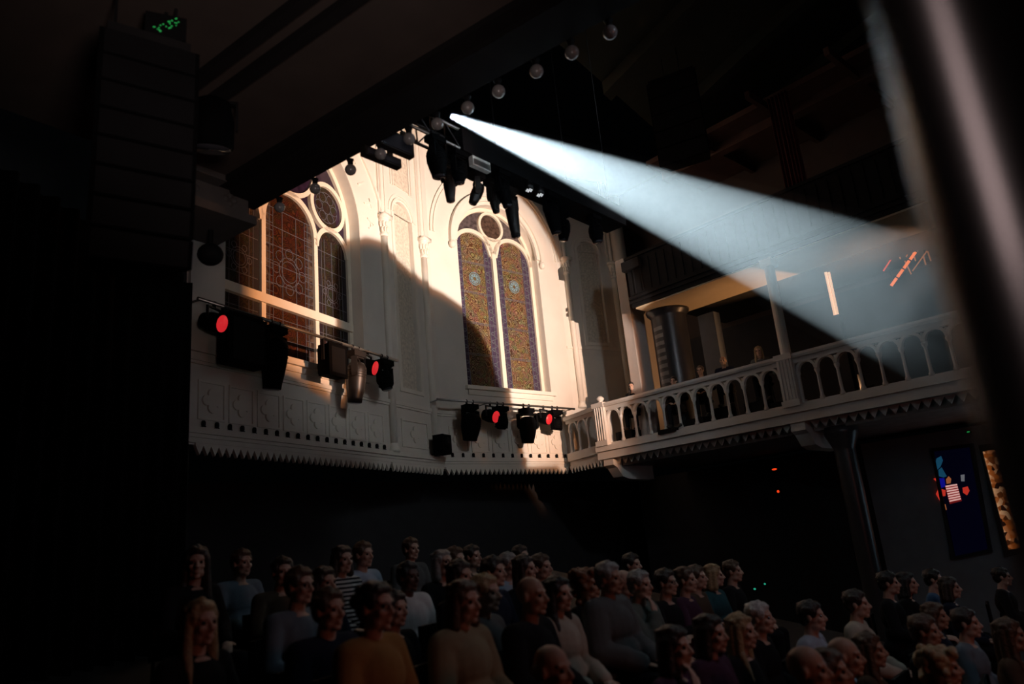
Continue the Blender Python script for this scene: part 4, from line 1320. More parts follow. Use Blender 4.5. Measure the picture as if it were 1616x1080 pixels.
line_array(228, 95, 425, 5.2, 8, 0.64, 0.25, 'tall black curved line array loudspeaker hanging at upper left', 0.15)
line_array(1062, 128, 262, 17.0, 5, 1.25, 0.3, 'black line array loudspeaker hanging above the light beam at right', -0.2, top=15.0)
# round black fixture under the console
p, z = plan(332, 402, 8.3)
o = empty('dome_light', Matrix.Translation((p.x, p.y, z)), 'round black dome shaped light hanging under the gallery console', 'stage light')
MB().ell((0, 0, 0), (0.14, 0.14, 0.125), None, 20, 12).build('dome', BLACK, o, None, True)
MB().tube([(0, 0, 0.12), (0, 0, 6.1 - z)], 0.03, 8).build('stem', BLACK, o)
p, z = plan(262, 41, 5.2)
o = empty('led_display', Matrix.Translation((p.x, p.y, z)) @ Matrix.Rotation(math.atan2(-p.x, p.y), 4, 'Z'), 'black box with a cluster of tiny green lights at upper left', 'indicator light')
MB().box(-0.14, 0.14, 0.0, 0.2, -0.1, 0.1).build('housing', BLACK, o)
rnd = random.Random(3)
dots = MB()
for k in range(26):
    t = rnd.uniform(-0.9, 0.9)
    dots.ell((t * 0.1, -0.004, t * 0.07 + rnd.uniform(-0.035, 0.035)), (rnd.uniform(.004, .008), 0.004, rnd.uniform(.004, .007)), None, 8, 6)
dots.build('green_dots', GREENL, o)
MB().tube([(0, 0.1, 0.1), (0, 0.1, 6.47 - z)], 0.015, 6).build('hanger', DARKSTEEL, o)
# small lamp under the slab
p, z = plan(335, 145, 6.3)
par_light(Matrix.Translation((p.x, p.y, z)), 0.4, math.radians(15), 'small black lamp hanging under the dark gallery soffit', None, False, s=1.4)
for ob in [ob for ob in COL.objects if ob.get('label', '').startswith('small black lamp hanging')]:
    MB().tube([(0, 0, 0.02), (0, 0, 6.46 - z)], 0.012, 6).build('stem', DARKSTEEL, ob)
curtain('added_beam_catcher', (10.9, 11.2), (10.6, 3.0), -1.5, 9.0, 9.0, CURT, 'added black curtain out of view behind the near column, to catch the beam', waves=24)  # unseen sheet added to soak up the end of the beam
# red curtain edge in the upper gallery
xa, za = RB.sz(1216, 185, 0.9); xb, zb = RB.sz(1266, 300, 0.9)
a3 = RB.w(xa, 0.9, 0); b3 = RB.w(xb + 0.15, 0.9, 0)
curtain('red_curtain', (a3.x, a3.y), (b3.x, b3.y), 8.2, 12.1, 12.1, REDC, 'narrow dark red curtain in the upper right gallery', 0.04, 6)


# ================================================================== PEOPLE
SKIN = [mat('skin_light', (0.62, 0.40, 0.30), 0.5, var=0.06, scale=20), mat('skin_tan', (0.48, 0.29, 0.20), 0.5, var=0.06, scale=20), mat('skin_dark', (0.13, 0.07, 0.05), 0.5, var=0.06, scale=20)]
EYEM = mat('eye_dark', (0.05, 0.03, 0.025), 0.15, var=0.02)
HAIRC = {'black': (0.015, 0.012, 0.012), 'dark': (0.035, 0.022, 0.016), 'brown': (0.10, 0.055, 0.03), 'red': (0.22, 0.08, 0.035), 'blond': (0.42, 0.29, 0.15), 'grey': (0.32, 0.30, 0.28), 'white': (0.62, 0.60, 0.57)}


def hairm(c):
    return mat('hair_' + c, HAIRC[c], 0.45, var=0.35, scale=30, bump=0.5, bscale=60)


def cloth(name, col):
    return mat('cloth_' + name, col, 0.9, var=0.12, scale=8, bump=0.25, bscale=120, spec=0.15)


def stripes():
    if 'cloth_striped' in MATS: return MATS['cloth_striped']
    m = cloth('striped', (0.5, 0.5, 0.5))
    nt = m.node_tree; b = nt.nodes['Principled BSDF']
    tc = nt.nodes.new('ShaderNodeTexCoord'); wv = nt.nodes.new('ShaderNodeTexWave'); wv.bands_direction = 'Z'; wv.inputs['Scale'].default_value = 9
    wv.inputs['Distortion'].default_value = 0.6
    rp = nt.nodes.new('ShaderNodeValToRGB'); rp.color_ramp.interpolation = 'CONSTANT'
    rp.color_ramp.elements[0].color = (0.02, 0.02, 0.025, 1); rp.color_ramp.elements[1].position = 0.5; rp.color_ramp.elements[1].color = (0.6, 0.58, 0.55, 1)
    nt.links.new(tc.outputs['Object'], wv.inputs['Vector']); nt.links.new(wv.outputs['Fac'], rp.inputs[0]); nt.links.new(rp.outputs[0], b.inputs['Base Color'])
    return m


_dg = None


def remesh(mb, voxel, smooth, name):
    """melt overlapping forms into one continuous skin"""
    me = mb.mesh(name)
    o = bpy.data.objects.new(name, me); COL.objects.link(o)
    r = o.modifiers.new('r', 'REMESH'); r.mode = 'VOXEL'; r.voxel_size = voxel
    s = o.modifiers.new('s', 'SMOOTH'); s.factor = 0.5; s.iterations = smooth
    dg = bpy.context.evaluated_depsgraph_get()
    out = bpy.data.meshes.new_from_object(o.evaluated_get(dg))
    bpy.data.objects.remove(o); bpy.data.meshes.remove(me)
    out.name = name
    for p in out.polygons: p.use_smooth = True
    return out


HC = Vector((0.03, 0, 1.215))          # head centre of a seated person above the floor, facing +x


def pose_points(pose, wd):
    sh = 0.185 * wd
    P = {}
    for s_, sg in (('R', -1), ('L', 1)):
        P[s_] = dict(sh=Vector((-0.02, sg * sh, 1.0)), el=Vector((0.03, sg * (sh + 0.07), 0.74)), wr=Vector((0.27, sg * 0.10, 0.645)), hd=Vector((0.09, -sg * 0.05, -0.02)))
    if pose == 'chin':
        P['R'].update(el=Vector((0.20, -0.20, 0.74)), wr=Vector((0.17, -0.07, 0.985)), hd=Vector((-0.03, 0.035, 0.085)))
    if pose == 'cross':
        P['R'].update(el=Vector((0.08, -0.26 * wd, 0.76)), wr=Vector((0.22, 0.03, 0.80)), hd=Vector((0.02, 0.10, 0.01)))
        P['L'].update(el=Vector((0.08, 0.26 * wd, 0.75)), wr=Vector((0.20, -0.03, 0.76)), hd=Vector((0.03, -0.10, -0.01)))
    if pose == 'lean':
        P['R'].update(el=Vector((0.22, -0.24, 0.86)), wr=Vector((0.42, -0.03, 0.98)), hd=Vector((0.05, 0.09, 0.0)))
        P['L'].update(el=Vector((0.22, 0.24, 0.86)), wr=Vector((0.40, 0.05, 0.99)), hd=Vector((0.06, -0.08, 0.0)))
    return P


def head_shape(mb, T, sex):
    def E(c, r): mb.ell(T @ Vector(c), r, T.to_3x3().to_4x4(), 18, 12)
    def C(a, b, r0, r1): mb.cap(T @ Vector(a), T @ Vector(b), r0, r1, 10)
    jw = 1.0 if sex == 'm' else 0.9
    E((-0.014, 0, 0.028), (0.095, 0.074, 0.088))
    E((0.024, 0, -0.03), (0.062, 0.058 * jw, 0.086))
    E((0.062, 0, -0.098), (0.022, 0.026 * jw, 0.018))
    for sg in (-1, 1):
        E((0.018, sg * 0.04 * jw, -0.075), (0.042, 0.019, 0.03))
        E((0.060, sg * 0.036, -0.026), (0.022, 0.022, 0.022))
        E((-0.008, sg * 0.077, -0.006), (0.019, 0.010, 0.031))
        E((0.093, sg * 0.011, -0.034), (0.011, 0.009, 0.008))
        C((0.079, sg * 0.012, 0.026), (0.066, sg * 0.048, 0.024), 0.0095, 0.009)
    C((0.082, 0, 0.014), (0.108, 0, -0.028), 0.0085, 0.0125)
    E((0.084, 0, -0.058), (0.011, 0.023, 0.0065)); E((0.082, 0, -0.071), (0.011, 0.019, 0.0075))


def head_T(yaw, nod=0.0):
    return Matrix.Translation(HC) @ Matrix.Rotation(yaw, 4, 'Z') @ Matrix.Rotation(nod, 4, 'Y')


_cache = {}


def body_mesh(sex, pose, yaw, nod):
    key = ('b', sex, pose, yaw, nod)
    if key in _cache: return _cache[key]
    wd = 1.0 if sex == 'm' else 0.88
    mb = MB()
    T = head_T(yaw, nod)
    head_shape(mb, T, sex)
    mb.cap((-0.02, 0, 1.0), T @ Vector((-0.012, 0, -0.05)), 0.058 * wd, 0.053 * wd)
    mb.ell((0, 0, 0.56), (0.135, 0.165, 0.115)); mb.ell((0.015, 0, 0.70), (0.115, 0.145 * wd, 0.16)); mb.ell((0, 0, 0.89), (0.115, 0.165 * wd, 0.17))
    mb.cap((-0.02, -0.15 * wd, 0.995), (-0.02, 0.15 * wd, 0.995), 0.06, 0.06)
    P = pose_points(pose, wd)
    for s_, sg in (('R', -1), ('L', 1)):
        p = P[s_]
        mb.cap(p['sh'], p['el'], 0.050 * wd, 0.040 * wd); mb.cap(p['el'], p['wr'], 0.040 * wd, 0.027 * wd)
        d = p['hd'].normalized()
        side = d.cross(Vector((0, 0, 1)) if abs(d.z) < 0.8 else Vector((1, 0, 0))).normalized()
        nrm = side.cross(d).normalized()
        pc_ = p['wr'] + d * 0.055
        R3 = Matrix((d, side, nrm)).transposed().to_4x4()
        mb.ell(pc_, (0.052, 0.040, 0.016), R3, 14, 8)
        for k, (o_, ln) in enumerate(((-0.029, 0.058), (-0.0095, 0.068), (0.010, 0.064), (0.029, 0.050))):
            a = p['wr'] + d * 0.095 + side * o_
            b_ = a + d * (ln * 0.55) - nrm * 0.008
            c_ = b_ + d * (ln * 0.36) - nrm * (0.022 + 0.003 * k)
            mb.cap(a, b_, 0.0095, 0.009, 8); mb.cap(b_, c_, 0.009, 0.0075, 8)
        tsd = -1 if sg > 0 else 1
        a = p['wr'] + d * 0.03 + side * (0.03 * tsd); b_ = a + d * 0.038 + side * (0.022 * tsd); c_ = b_ + d * 0.03 + side * (0.002 * tsd)
        mb.cap(a, b_, 0.013, 0.0105, 8); mb.cap(b_, c_, 0.0105, 0.008, 8)
        mb.cap((0.03, sg * 0.095, 0.535), (0.43, sg * 0.12, 0.52), 0.083, 0.058); mb.cap((0.43, sg * 0.12, 0.51), (0.41, sg * 0.12, 0.10), 0.056, 0.038)
        mb.cap((0.41, sg * 0.12, 0.055), (0.57, sg * 0.145, 0.035), 0.042, 0.030)
    me = remesh(mb, 0.0075, 3, 'person')
    _cache[key] = me
    return me


def top_mesh(sex, pose, bulk):
    key = ('t', sex, pose, bulk)
    if key in _cache: return _cache[key]
    wd = 1.0 if sex == 'm' else 0.88
    g = 0.016 + bulk
    mb = MB()
    mb.ell((0, 0, 0.57), (0.14 + g, 0.17 + g, 0.10)); mb.ell((0.015, 0, 0.70), (0.115 + g, 0.145 * wd + g, 0.16)); mb.ell((0, 0, 0.89), (0.115 + g, 0.165 * wd + g, 0.16))
    mb.cap((-0.02, -0.15 * wd, 0.995), (-0.02, 0.15 * wd, 0.995), 0.06 + g, 0.06 + g)
    mb.cap((-0.02, 0, 0.98), (-0.016, 0, 1.02), 0.075 + g, 0.062 + g * 0.4)
    P = pose_points(pose, wd)
    for s_ in 'RL':
        p = P[s_]
        mb.cap(p['sh'], p['el'], 0.052 * wd + g, 0.043 * wd + g); mb.cap(p['el'], p['el'].lerp(p['wr'], 0.93), 0.043 * wd + g, 0.031 + g)
        for t in (0.25, 0.5, 0.75):          # cloth folds at the elbow and sleeve
            q = p['el'].lerp(p['wr'], t * 0.8); mb.ell(q + Vector((0, 0, 0.006)), 0.039 * wd + g)
    for k in range(5):
        mb.cap((0.10 + g, -0.09 + 0.03 * k, 0.62 + 0.03 * k), (0.09 + g, 0.07, 0.60 + 0.045 * k), 0.018, 0.012, 8)
    me = remesh(mb, 0.012, 4, 'top')
    _cache[key] = me
    return me


def legs_mesh():
    if 'l' in _cache: return _cache['l']
    mb = MB()
    mb.ell((0, 0, 0.55), (0.15, 0.18, 0.10))
    for sg in (-1, 1):
        mb.cap((0.03, sg * 0.095, 0.535), (0.43, sg * 0.12, 0.52), 0.096, 0.072); mb.cap((0.43, sg * 0.12, 0.51), (0.41, sg * 0.12, 0.12), 0.071, 0.058)
    _cache['l'] = remesh(mb, 0.014, 4, 'trousers')
    return _cache['l']


def shoe_mesh(sg):
    k = ('s', sg)
    if k in _cache: return _cache[k]
    mb = MB()
    mb.cap((0.39, sg * 0.12, 0.055), (0.60, sg * 0.148, 0.042), 0.052, 0.040)
    mb.box(0.33, 0.63, sg * 0.13 - 0.045, sg * 0.13 + 0.045, 0.0, 0.03)
    mb.cap((0.40, sg * 0.12, 0.06), (0.405, sg * 0.12, 0.12), 0.05, 0.047)
    _cache[k] = remesh(mb, 0.012, 3, 'shoe')
    return _cache[k]


def hair_mesh(style, sex, yaw, nod):
    key = ('h', style, yaw, nod)
    if key in _cache: return _cache[key]
    mb = MB(); T = head_T(yaw, nod); R3 = T.to_3x3().to_4x4()
    def E(c, r): mb.ell(T @ Vector(c), r, R3, 18, 12)
    def C(a, b, r0, r1): mb.cap(T @ Vector(a), T @ Vector(b), r0, r1, 10)
    rn = random.Random(hash(style) % 1000 if False else len(style))
    if style == 'balding':
        for sg in (-1, 1):
            E((-0.045, sg * 0.055, 0.0), (0.055, 0.03, 0.04))
        E((-0.085, 0, -0.005), (0.032, 0.06, 0.05))
    else:
        E((-0.024, 0, 0.046), (0.099, 0.081, 0.086)); E((-0.055, 0, -0.005), (0.062, 0.074, 0.075))
        for sg in (-1, 1):
            E((0.012, sg * 0.064, 0.035), (0.045, 0.022, 0.045))
        E((0.040, 0.010, 0.082), (0.040, 0.054, 0.022))
        for k in range(14):
            a = rn.uniform(-1.4, 1.4); b_ = rn.uniform(-1.2, 2.4)
            E((-0.024 + 0.088 * math.sin(b_) * math.cos(a) * -1, 0.076 * math.sin(a), 0.05 + 0.075 * math.cos(b_) * math.cos(a)), (0.026, 0.02, 0.018))
    if style in ('long', 'bob'):
        zl = -0.27 if style == 'long' else -0.12
        for sg in (-1, 1):
            C((0.0, sg * 0.07, 0.04), (-0.005, sg * 0.085, zl), 0.028, 0.032)
            C((-0.045, sg * 0.06, 0.03), (-0.055, sg * 0.075, zl), 0.035, 0.038)
        C((-0.08, 0, 0.0), (-0.085, 0, zl - 0.03), 0.05, 0.05)
        if style == 'long':
            C((0.005, -0.085, -0.15), (0.06, -0.09, -0.31), 0.03, 0.016)
    if style == 'curly':
        for k in range(70):
            a = rn.uniform(0, 2 * PI); h = rn.uniform(-0.14, 0.11)
            rr = 0.105 if h > -0.02 else 0.095
            x = -0.03 + rr * math.cos(a); y = rr * 0.9 * math.sin(a)
            if x > 0.035 and h < 0.06: continue
            E((x, y, h), (0.03, 0.03, 0.03))
    if style == 'bun':
        E((-0.125, 0, 0.03), (0.045, 0.045, 0.045))
    me = remesh(mb, 0.0085, 2, 'hair')
    _cache[key] = me
    return me


def eye_mesh(yaw, nod, sg):
    key = ('e', yaw, nod, sg)
    if key in _cache: return _cache[key]
    mb = MB(); T = head_T(yaw, nod)
    mb.ell(T @ Vector((0.0735, sg * 0.031, 0.003)), 0.0115, None, 10, 8)
    _cache[key] = mb.mesh('eye')
    return _cache[key]


def glasses_mesh(yaw, nod):
    key = ('g', yaw, nod)
    if key in _cache: return _cache[key]
    mb = MB(); T = head_T(yaw, nod)
    for sg in (-1, 1):
        mb.tube([T @ Vector((0.093, sg * 0.033 + 0.024 * math.cos(a * PI / 6), 0.002 + 0.018 * math.sin(a * PI / 6))) for a in range(12)], 0.0022, 6, closed=True)
        mb.tube([T @ Vector((0.093, sg * 0.057, 0.006)), T @ Vector((0.06, sg * 0.078, 0.008)), T @ Vector((-0.01, sg * 0.082, 0.01))], 0.002, 6)
    mb.tube([T @ Vector((0.094, -0.01, 0.006)), T @ Vector((0.094, 0.01, 0.006))], 0.002, 6)
    _cache[key] = mb.mesh('glasses')
    return _cache[key]


def child(name, me, m, parent):
    me2 = me
    if not me2.materials: me2.materials.append(m)
    o = bpy.data.objects.new(name, me2)
    COL.objects.link(o)
    o.material_slots[0].link = 'OBJECT'; o.material_slots[0].material = m
    o.parent = parent
    return o


def person(head_world, facing, label, sex='m', hair='short', hcol='dark', top='black', topname='sweater', skin=0, pose='lap', yaw=0.0, nod=0.0, scale=1.0, glasses=False, bulk=0.0, legs='black', group=None, floor_z=None):
    me = body_mesh(sex, pose, yaw, nod)
    if not me.materials: me.materials.append(SKIN[0])
    o = bpy.data.objects.new('person', me); COL.objects.link(o)
    o.material_slots[0].link = 'OBJECT'; o.material_slots[0].material = SKIN[skin]
    R = Matrix.Rotation(facing, 4, 'Z')
    M = Matrix.Translation(Vector(head_world) - (R @ (HC * scale))) @ R @ Matrix.Scale(scale, 4)
    o.matrix_world = M
    tag(o, label, 'person', group)
    cm = stripes() if top == 'striped' else cloth(top, TOPS[top])
    child(topname, top_mesh(sex, pose, bulk), cm, o)
    child('trousers', legs_mesh(), cloth('leg_' + legs, TOPS[legs]), o)
    for sg in (-1, 1):
        child('shoe', shoe_mesh(sg), mat('shoe_leather', (0.02, 0.018, 0.016), 0.5), o)
    if hair != 'none':
        child('hair', hair_mesh(hair, sex, yaw, nod), hairm(hcol), o)
    for sg in (-1, 1):
        child('eye', eye_mesh(yaw, nod, sg), EYEM, o)
    if glasses:
        child('glasses', glasses_mesh(yaw, nod), DARKSTEEL, o)
    return o


TOPS = {'black': (0.012, 0.012, 0.014), 'navy': (0.015, 0.02, 0.04), 'white': (0.68, 0.68, 0.66), 'lightblue': (0.40, 0.48, 0.58), 'greyblue': (0.16, 0.21, 0.25), 'grey': (0.12, 0.13, 0.13),
        'greygreen': (0.14, 0.17, 0.15), 'khaki': (0.34, 0.29, 0.18), 'ochre': (0.40, 0.21, 0.07), 'cream': (0.52, 0.47, 0.38), 'brown': (0.09, 0.06, 0.04), 'teal': (0.03, 0.10, 0.12), 'plum': (0.07, 0.03, 0.06),
        'blue': (0.06, 0.13, 0.25), 'jeans': (0.08, 0.12, 0.2), 'striped': (0.5, 0.5, 0.5)}

# raked seating: rows rise away from the stage (which lies to the right, nearer the camera)
FU = Vector((0.827, -0.563, 0)).normalized()
FV = Vector((-FU.y, FU.x, 0))
FA = math.atan2(FU.y, FU.x)
SLOPE = 0.2346
HEAD0 = 1.12           # height of seated heads where the ramp passes the camera


def ramp_z(p):
    return HEAD0 - HC.z - 0.13 - SLOPE * p.dot(FU)


def seat_at(px, py):
    """where the head at this place of the picture meets the sloping plane of seated heads"""
    d = ray(px, py)
    n = FU * SLOPE + Vector((0, 0, 1))
    t = (HEAD0 - EYE[2]) / d.dot(n)
    return t, d


# px, py of the head, then how the person looks
AUD = [
    (310, 889, dict(sex='f', hair='long', hcol='dark', top='black', yaw=-0.5), 'person in black with long dark hair facing the camera, far left of the audience'),
    (382, 889, dict(top='greyblue', topname='shirt', hcol='brown'), 'person in a grey blue shirt turned right, second from the left in the back'),
    (446, 903, dict(hcol='dark', top='brown', yaw=-0.3), 'person in brown half hidden between two people in grey blue shirts'),
    (474, 925, dict(top='greyblue', topname='shirt', hcol='brown', glasses=True), 'person in a grey blue shirt with a pale collar, left of the red lit face'),
    (512, 921, dict(sex='f', hair='bob', hcol='dark', top='navy'), 'person in navy seen only as a dim face behind the red lit face'),
    (541, 884, dict(sex='f', hair='bob', hcol='dark', top='striped', bulk=0.01), 'person in a black and white striped sweater'),
    (574, 876, dict(top='lightblue', topname='shirt', hcol='brown', bulk=0.01), 'person in a pale blue shirt beside the striped sweater'),
    (520, 963, dict(top='navy', topname='coat', hcol='brown', bulk=0.01), 'person in a dark coat with a red lit face, left of the ochre sweater'),
    (317, 984, dict(sex='f', hair='long', hcol='blond', top='black'), 'person with long blond hair in the near row at far left'),
    (594, 958, dict(sex='f', hair='bun', hcol='dark', top='ochre', glasses=True, bulk=0.012), 'person in an ochre sweater with dark tied hair, hands in the lap'),
    (623, 962, dict(top='black', hcol='dark'), 'person in black with a red lit face just behind the ochre sweater'),
    (645, 911, dict(top='white', hcol='black', skin=2, bulk=0.015), 'person in a wide white sweater with dark hair'),
    (649, 867, dict(top='grey', topname='shirt', hcol='brown'), 'person in grey sitting right behind the white sweater'),
    (699, 890, dict(sex='f', hair='bob', hcol='grey', glasses=True, top='black', nod=-0.15), 'person in black with grey hair and glasses, chin raised'),
    (719, 884, dict(hcol='brown', top='brown'), 'person in brown behind the grey haired one with glasses'),
    (746, 879, dict(hcol='dark', top='black', topname='jacket'), 'person in a black jacket with a white collar point at the back'),
    (727, 911, dict(sex='f', hair='long', hcol='dark', top='black'), 'person in black with long dark hair behind the khaki jacket'),
    (733, 951, dict(sex='f', hair='bob', hcol='brown', top='khaki', topname='jacket', bulk=0.02), 'person in a khaki jacket with brown bobbed hair'),
    (767, 937, dict(sex='f', hair='short', hcol='blond', top='grey', topname='jacket', bulk=0.01), 'person with short blond hair and grey jacket right of the khaki jacket'),
    (780, 903, dict(hcol='dark', top='navy'), 'person in navy, a dim face above the short blond hair'),
    (803, 892, dict(sex='f', hair='short', hcol='grey', top='lightblue', topname='jacket'), 'person in a pale jacket at the back in the middle'),
    (822, 879, dict(hcol='dark', top='black'), 'person in black, highest head in the middle of the back'),
    (829, 899, dict(sex='f', hair='long', hcol='dark', top='black', yaw=0.25), 'person in black with long dark hair, right of the pale jacket'),
    (855, 896, dict(hcol='brown', top='teal', topname='jacket'), 'person in a teal jacket with a lit jaw above the bald head'),
    (840, 941, dict(hair='none', top='black', skin=1, topname='jacket', bulk=0.01), 'bald person in black with a red lit face'),
    (874, 1058, dict(hair='balding', hcol='grey', top='black', skin=1), 'balding person at the bottom edge, nearest in the middle'),
    (882, 938, dict(sex='f', hair='long', hcol='black', top='cream', topname='cardigan', bulk=0.012), 'person in a cream cardigan with long black hair'),
    (928, 923, dict(sex='f', hair='curly', hcol='red', top='black', skin=1), 'person in black with curly red brown hair'),
    (962, 914, dict(hcol='grey', top='grey', topname='jacket', skin=1, bulk=0.03), 'large person in a grey jacket with grey hair'),
    (986, 921, dict(hair='balding', hcol='white', top='black'), 'person in black with white hair right behind the grey jacket'),
    (1011, 924, dict(pose='chin', hcol='grey', top='greygreen', bulk=0.01), 'person in a grey green sweater, hand at the chin'),
    (1052, 920, dict(glasses=True, hcol='dark', top='black', pose='cross'), 'person in black with glasses and folded arms'),
    (1083, 916, dict(sex='f', hair='bun', hcol='brown', top='plum', pose='cross'), 'person in plum with tied brown hair right of the folded arms'),
    (1100, 912, dict(hcol='brown', top='brown'), 'person in brown between the plum top and the blond head'),
    (998, 892, dict(hcol='dark', top='navy'), 'person in navy, a dim head behind the grey green sweater'),
    (1066, 1022, dict(sex='f', pose='chin', hair='bob', hcol='dark', top='plum'), 'person in plum near the bottom edge, hand raised to the chin'),
    (1127, 909, dict(sex='f', hair='bob', hcol='blond', top='teal', yaw=0.5), 'person in teal with blond bobbed hair'),
    (1157, 902, dict(hcol='brown', top='black'), 'person in black right behind the blond bobbed hair'),
    (1123, 1001, dict(sex='f', hair='bob', hcol='dark', top='plum', bulk=0.01), 'person with dark bobbed hair and red lit face, left of the long blond hair'),
    (1171, 997, dict(sex='f', hair='long', hcol='blond', top='black'), 'person with long blond hair beside the white haired one'),
    (1200, 976, dict(hcol='white', hair='short', top='black', topname='jacket'), 'white haired person in a black jacket looking down'),
    (1282, 973, dict(hcol='dark', top='lightblue', topname='shirt', bulk=0.01), 'person in a pale blue shirt, right half of the audience'),
    (1335, 1037, dict(hair='balding', hcol='white', top='black', skin=1), 'person with thin white hair and red lit face at lower right'),
    (1374, 1027, dict(sex='f', hair='long', hcol='brown', top='brown', skin=1), 'person with long brown hair in brown at lower right'),
    (1311, 1060, dict(sex='f', hair='bob', hcol='brown', top='black', skin=1), 'person with brown bobbed hair at the bottom edge, left of the thin white hair'),
    (1277, 1058, dict(hair='none', top='brown', skin=1), 'bald person in brown at the bottom edge'),
    (1353, 954, dict(hcol='dark', top='cream', topname='shirt', bulk=0.012), 'person in a cream shirt under the slim column'),
    (1403, 921, dict(hcol='black', top='black'), 'person in black, dark head seen against the grey wall, left one of a pair'),
    (1432, 921, dict(sex='f', hair='bob', hcol='black', top='black'), 'person in black with bobbed hair against the grey wall'),
    (1474, 915, dict(hcol='black', top='blue', topname='shirt'), 'person in a blue shirt under the picture window'),
    (1500, 928, dict(sex='f', hair='bob', hcol='dark', top='navy'), 'person in navy right of the blue shirt'),
    (1582, 911, dict(hcol='black', top='black', topname='jacket'), 'person in black, tallest head under the orange window'),
    (1461, 997, dict(hcol='brown', top='black', skin=1), 'person in black with a dim red face, right of the long brown hair'),
    (1477, 973, dict(sex='f', hair='bob', hcol='brown', top='navy', skin=1), 'person in navy with a bob behind the dim red face'),
    (1526, 984, dict(hcol='dark', top='greyblue', topname='shirt'), 'person in a grey blue shirt at far right'),
    (1595, 1003, dict(sex='f', hair='long', hcol='brown', top='brown', skin=1), 'person with long brown hair at the right edge'),
    (1488, 1054, dict(sex='f', hair='curly', hcol='blond', top='brown', skin=1), 'person with big curly blond hair at the bottom right'),
]
NEARER = {(594, 958): 0.84, (623, 962): 1.12, (520, 963): 0.95, (645, 911): 1.04, (733, 951): 0.95, (882, 938): 1.03, (840, 941): 0.95, (962, 914): 0.92}     # who sits in front of whom
spots = []
for px, py, kw, lab in AUD:
    t, d = seat_at(px, py)
    t *= NEARER.get((px, py), 1.0)
    spots.append([t, t, d])
for it in range(60):                       # neighbours keep an arm's width apart
    for i in range(len(spots)):
        for j in range(i):
            a, b = spots[i], spots[j]
            pa, pb = a[2] * a[0], b[2] * b[0]
            dv = pa - pb; du_, dv_ = dv.dot(FU), dv.dot(FV)
            gap = math.hypot(du_ * 0.72, dv_)
            if gap < 0.54:
                k = 0.03 if a[0] >= b[0] else -0.03
                a[0] = min(a[1] * 1.17, max(a[1] * 0.86, a[0] + k)); b[0] = min(b[1] * 1.17, max(b[1] * 0.86, b[0] - k))
GC = 'chairs of the raked seating'
chair0 = None
for (px, py, kw, lab), (t, t0, d) in zip(AUD, spots):
    rn = random.Random(int(px * 31 + py))
    p = Vector(EYE) + d * t
    fa = FA + rn.uniform(-0.12, 0.12)
    person(p, fa, lab, **kw)
    R = Matrix.Rotation(fa, 4, 'Z')
    base = p - R @ HC
    drop = base.z - (ramp_z(base))
    ch = empty('chair', Matrix.Translation(base) @ R, 'black chair hidden in the dark under a seated person', 'chair', GC)
    MB().box(-0.17, 0.25, -0.2, 0.2, 0.41, 0.44).build('seat', BLACK, ch)
    MB().box(-0.24, -0.215, -0.2, 0.2, 0.55, 0.9).build('backrest', BLACK, ch)
    for x, y in ((-0.21, -0.18), (-0.21, 0.18), (0.22, -0.18), (0.22, 0.18)):
        zt = 0.9 if x < 0 else 0.41
        zl = ramp_z(base + R @ Vector((x, y, 0))) - base.z
        MB().tube([(x, y, zl), (x, y, zt)], 0.012, 8).build('leg', DARKSTEEL, ch)

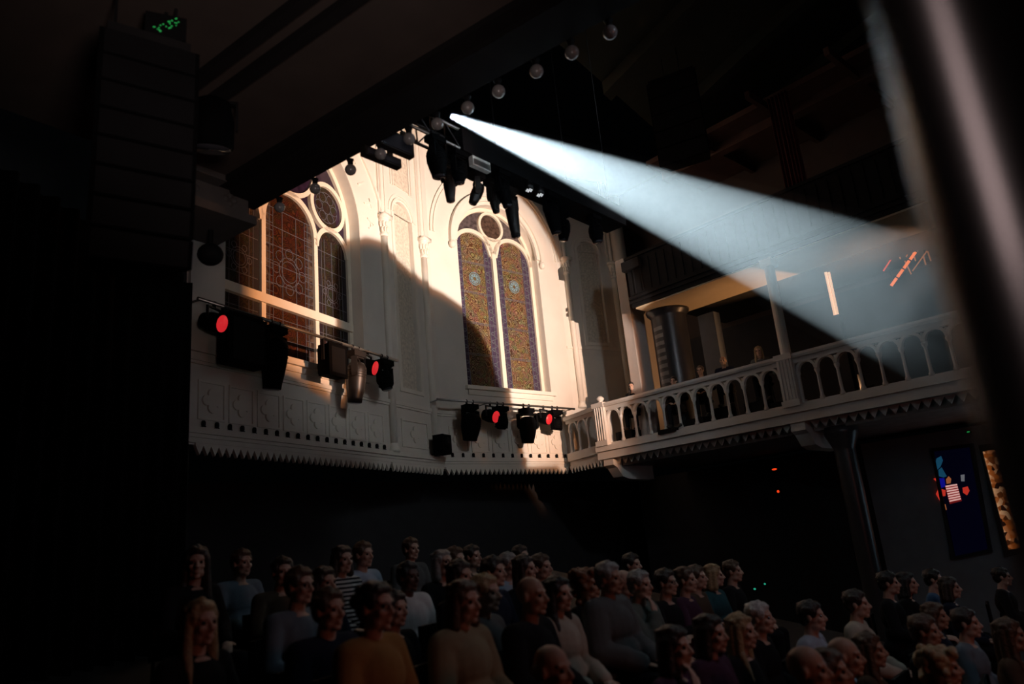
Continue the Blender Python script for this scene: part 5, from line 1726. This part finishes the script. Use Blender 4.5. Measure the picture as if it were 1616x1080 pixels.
Mrow = Matrix(((FV.x, -FU.x, 0, 0), (FV.y, -FU.y, 0, 0), (0, 0, 1, 0), (0, 0, 0, 1)))     # x along the row, y away from the stage
rp_ = MB()
z0_ = ramp_z(Vector((0, 0, 0)))
PR = [(-9.0, -1.5), (-9.0, max(-1.49, z0_ - 9.0 * SLOPE)), (-5.5, z0_ - 5.5 * SLOPE), (8.6, z0_ + 8.6 * SLOPE), (8.6, -1.5)]
rp_.prism(PR, [], -3.5, 13.0, Matrix(((0, 1, 0, 0), (1, 0, 0, 0), (0, 0, 1, 0), (0, 0, 0, 1))))
struct('trim_11', rp_, FLOORM, 'black raked floor under the audience', 'seating ramp', Mrow)

# people on the balcony, seated behind the railing
BALP = [
    (997, 614, dict(sex='f', hair='long', hcol='black', top='black'), 'person in black with long dark hair leaning at the left of the balcony railing'),
    (1063, 606, dict(hcol='dark', top='black'), 'person in black by the dark round column, only the head above the railing'),
    (1105, 589, dict(hcol='brown', top='black', skin=1), 'person in black with a warm lit cheek right of the round column on the balcony'),
    (1141, 574, dict(hair='balding', hcol='grey', top='navy', skin=1), 'dim person with thin hair in the dark middle of the balcony'),
    (1197, 559, dict(sex='f', hair='long', hcol='blond', top='grey'), 'person with long blond hair behind the balcony railing'),
    (1237, 556, dict(hcol='brown', top='grey', bulk=0.02), 'person in grey left of the slim pale post on the balcony'),
]
for i, (px, py, kw, lab) in enumerate(BALP):
    d = (0.62, 0.42, 0.62, 1.2, 0.62, 0.62)[i]
    for it in range(1):
        p = RB.hit(px, py - 4, d)
    zf = p.z - HC.z
    person(p, math.atan2(RB.n.y, RB.n.x) + 0.35, lab, **kw)
    x, _z = RB.sz(px, py, d)
    st = empty('stool', RB.M @ Matrix.Translation((x, d + 0.02, 4.54)), '%s black stool from the left behind the balcony railing' % ORD[i], 'stool', 'stools on the balcony')
    MB().lathe([(0.19, zf + 0.40 - 4.54), (0.2, zf + 0.42 - 4.54), (0.2, zf + 0.445 - 4.54), (0.1, zf + 0.45 - 4.54)], (0, 0, 0), 20).build('seat', BLACK, st, None, True)
    for q in range(4):
        a = q * PI / 2 + PI / 4
        MB().tube([(0.15 * math.cos(a), 0.15 * math.sin(a), zf + 0.41 - 4.54), (0.18 * math.cos(a), 0.18 * math.sin(a), 0)], 0.014, 8).build('leg', DARKSTEEL, st)
    MB().box(-0.25, 0.25, -0.62, -0.2, 0, max(0.02, zf - 4.54)).build('foot_box', BLACK, st)
    print('BAL', px, round(p.z, 2), round(zf, 2))
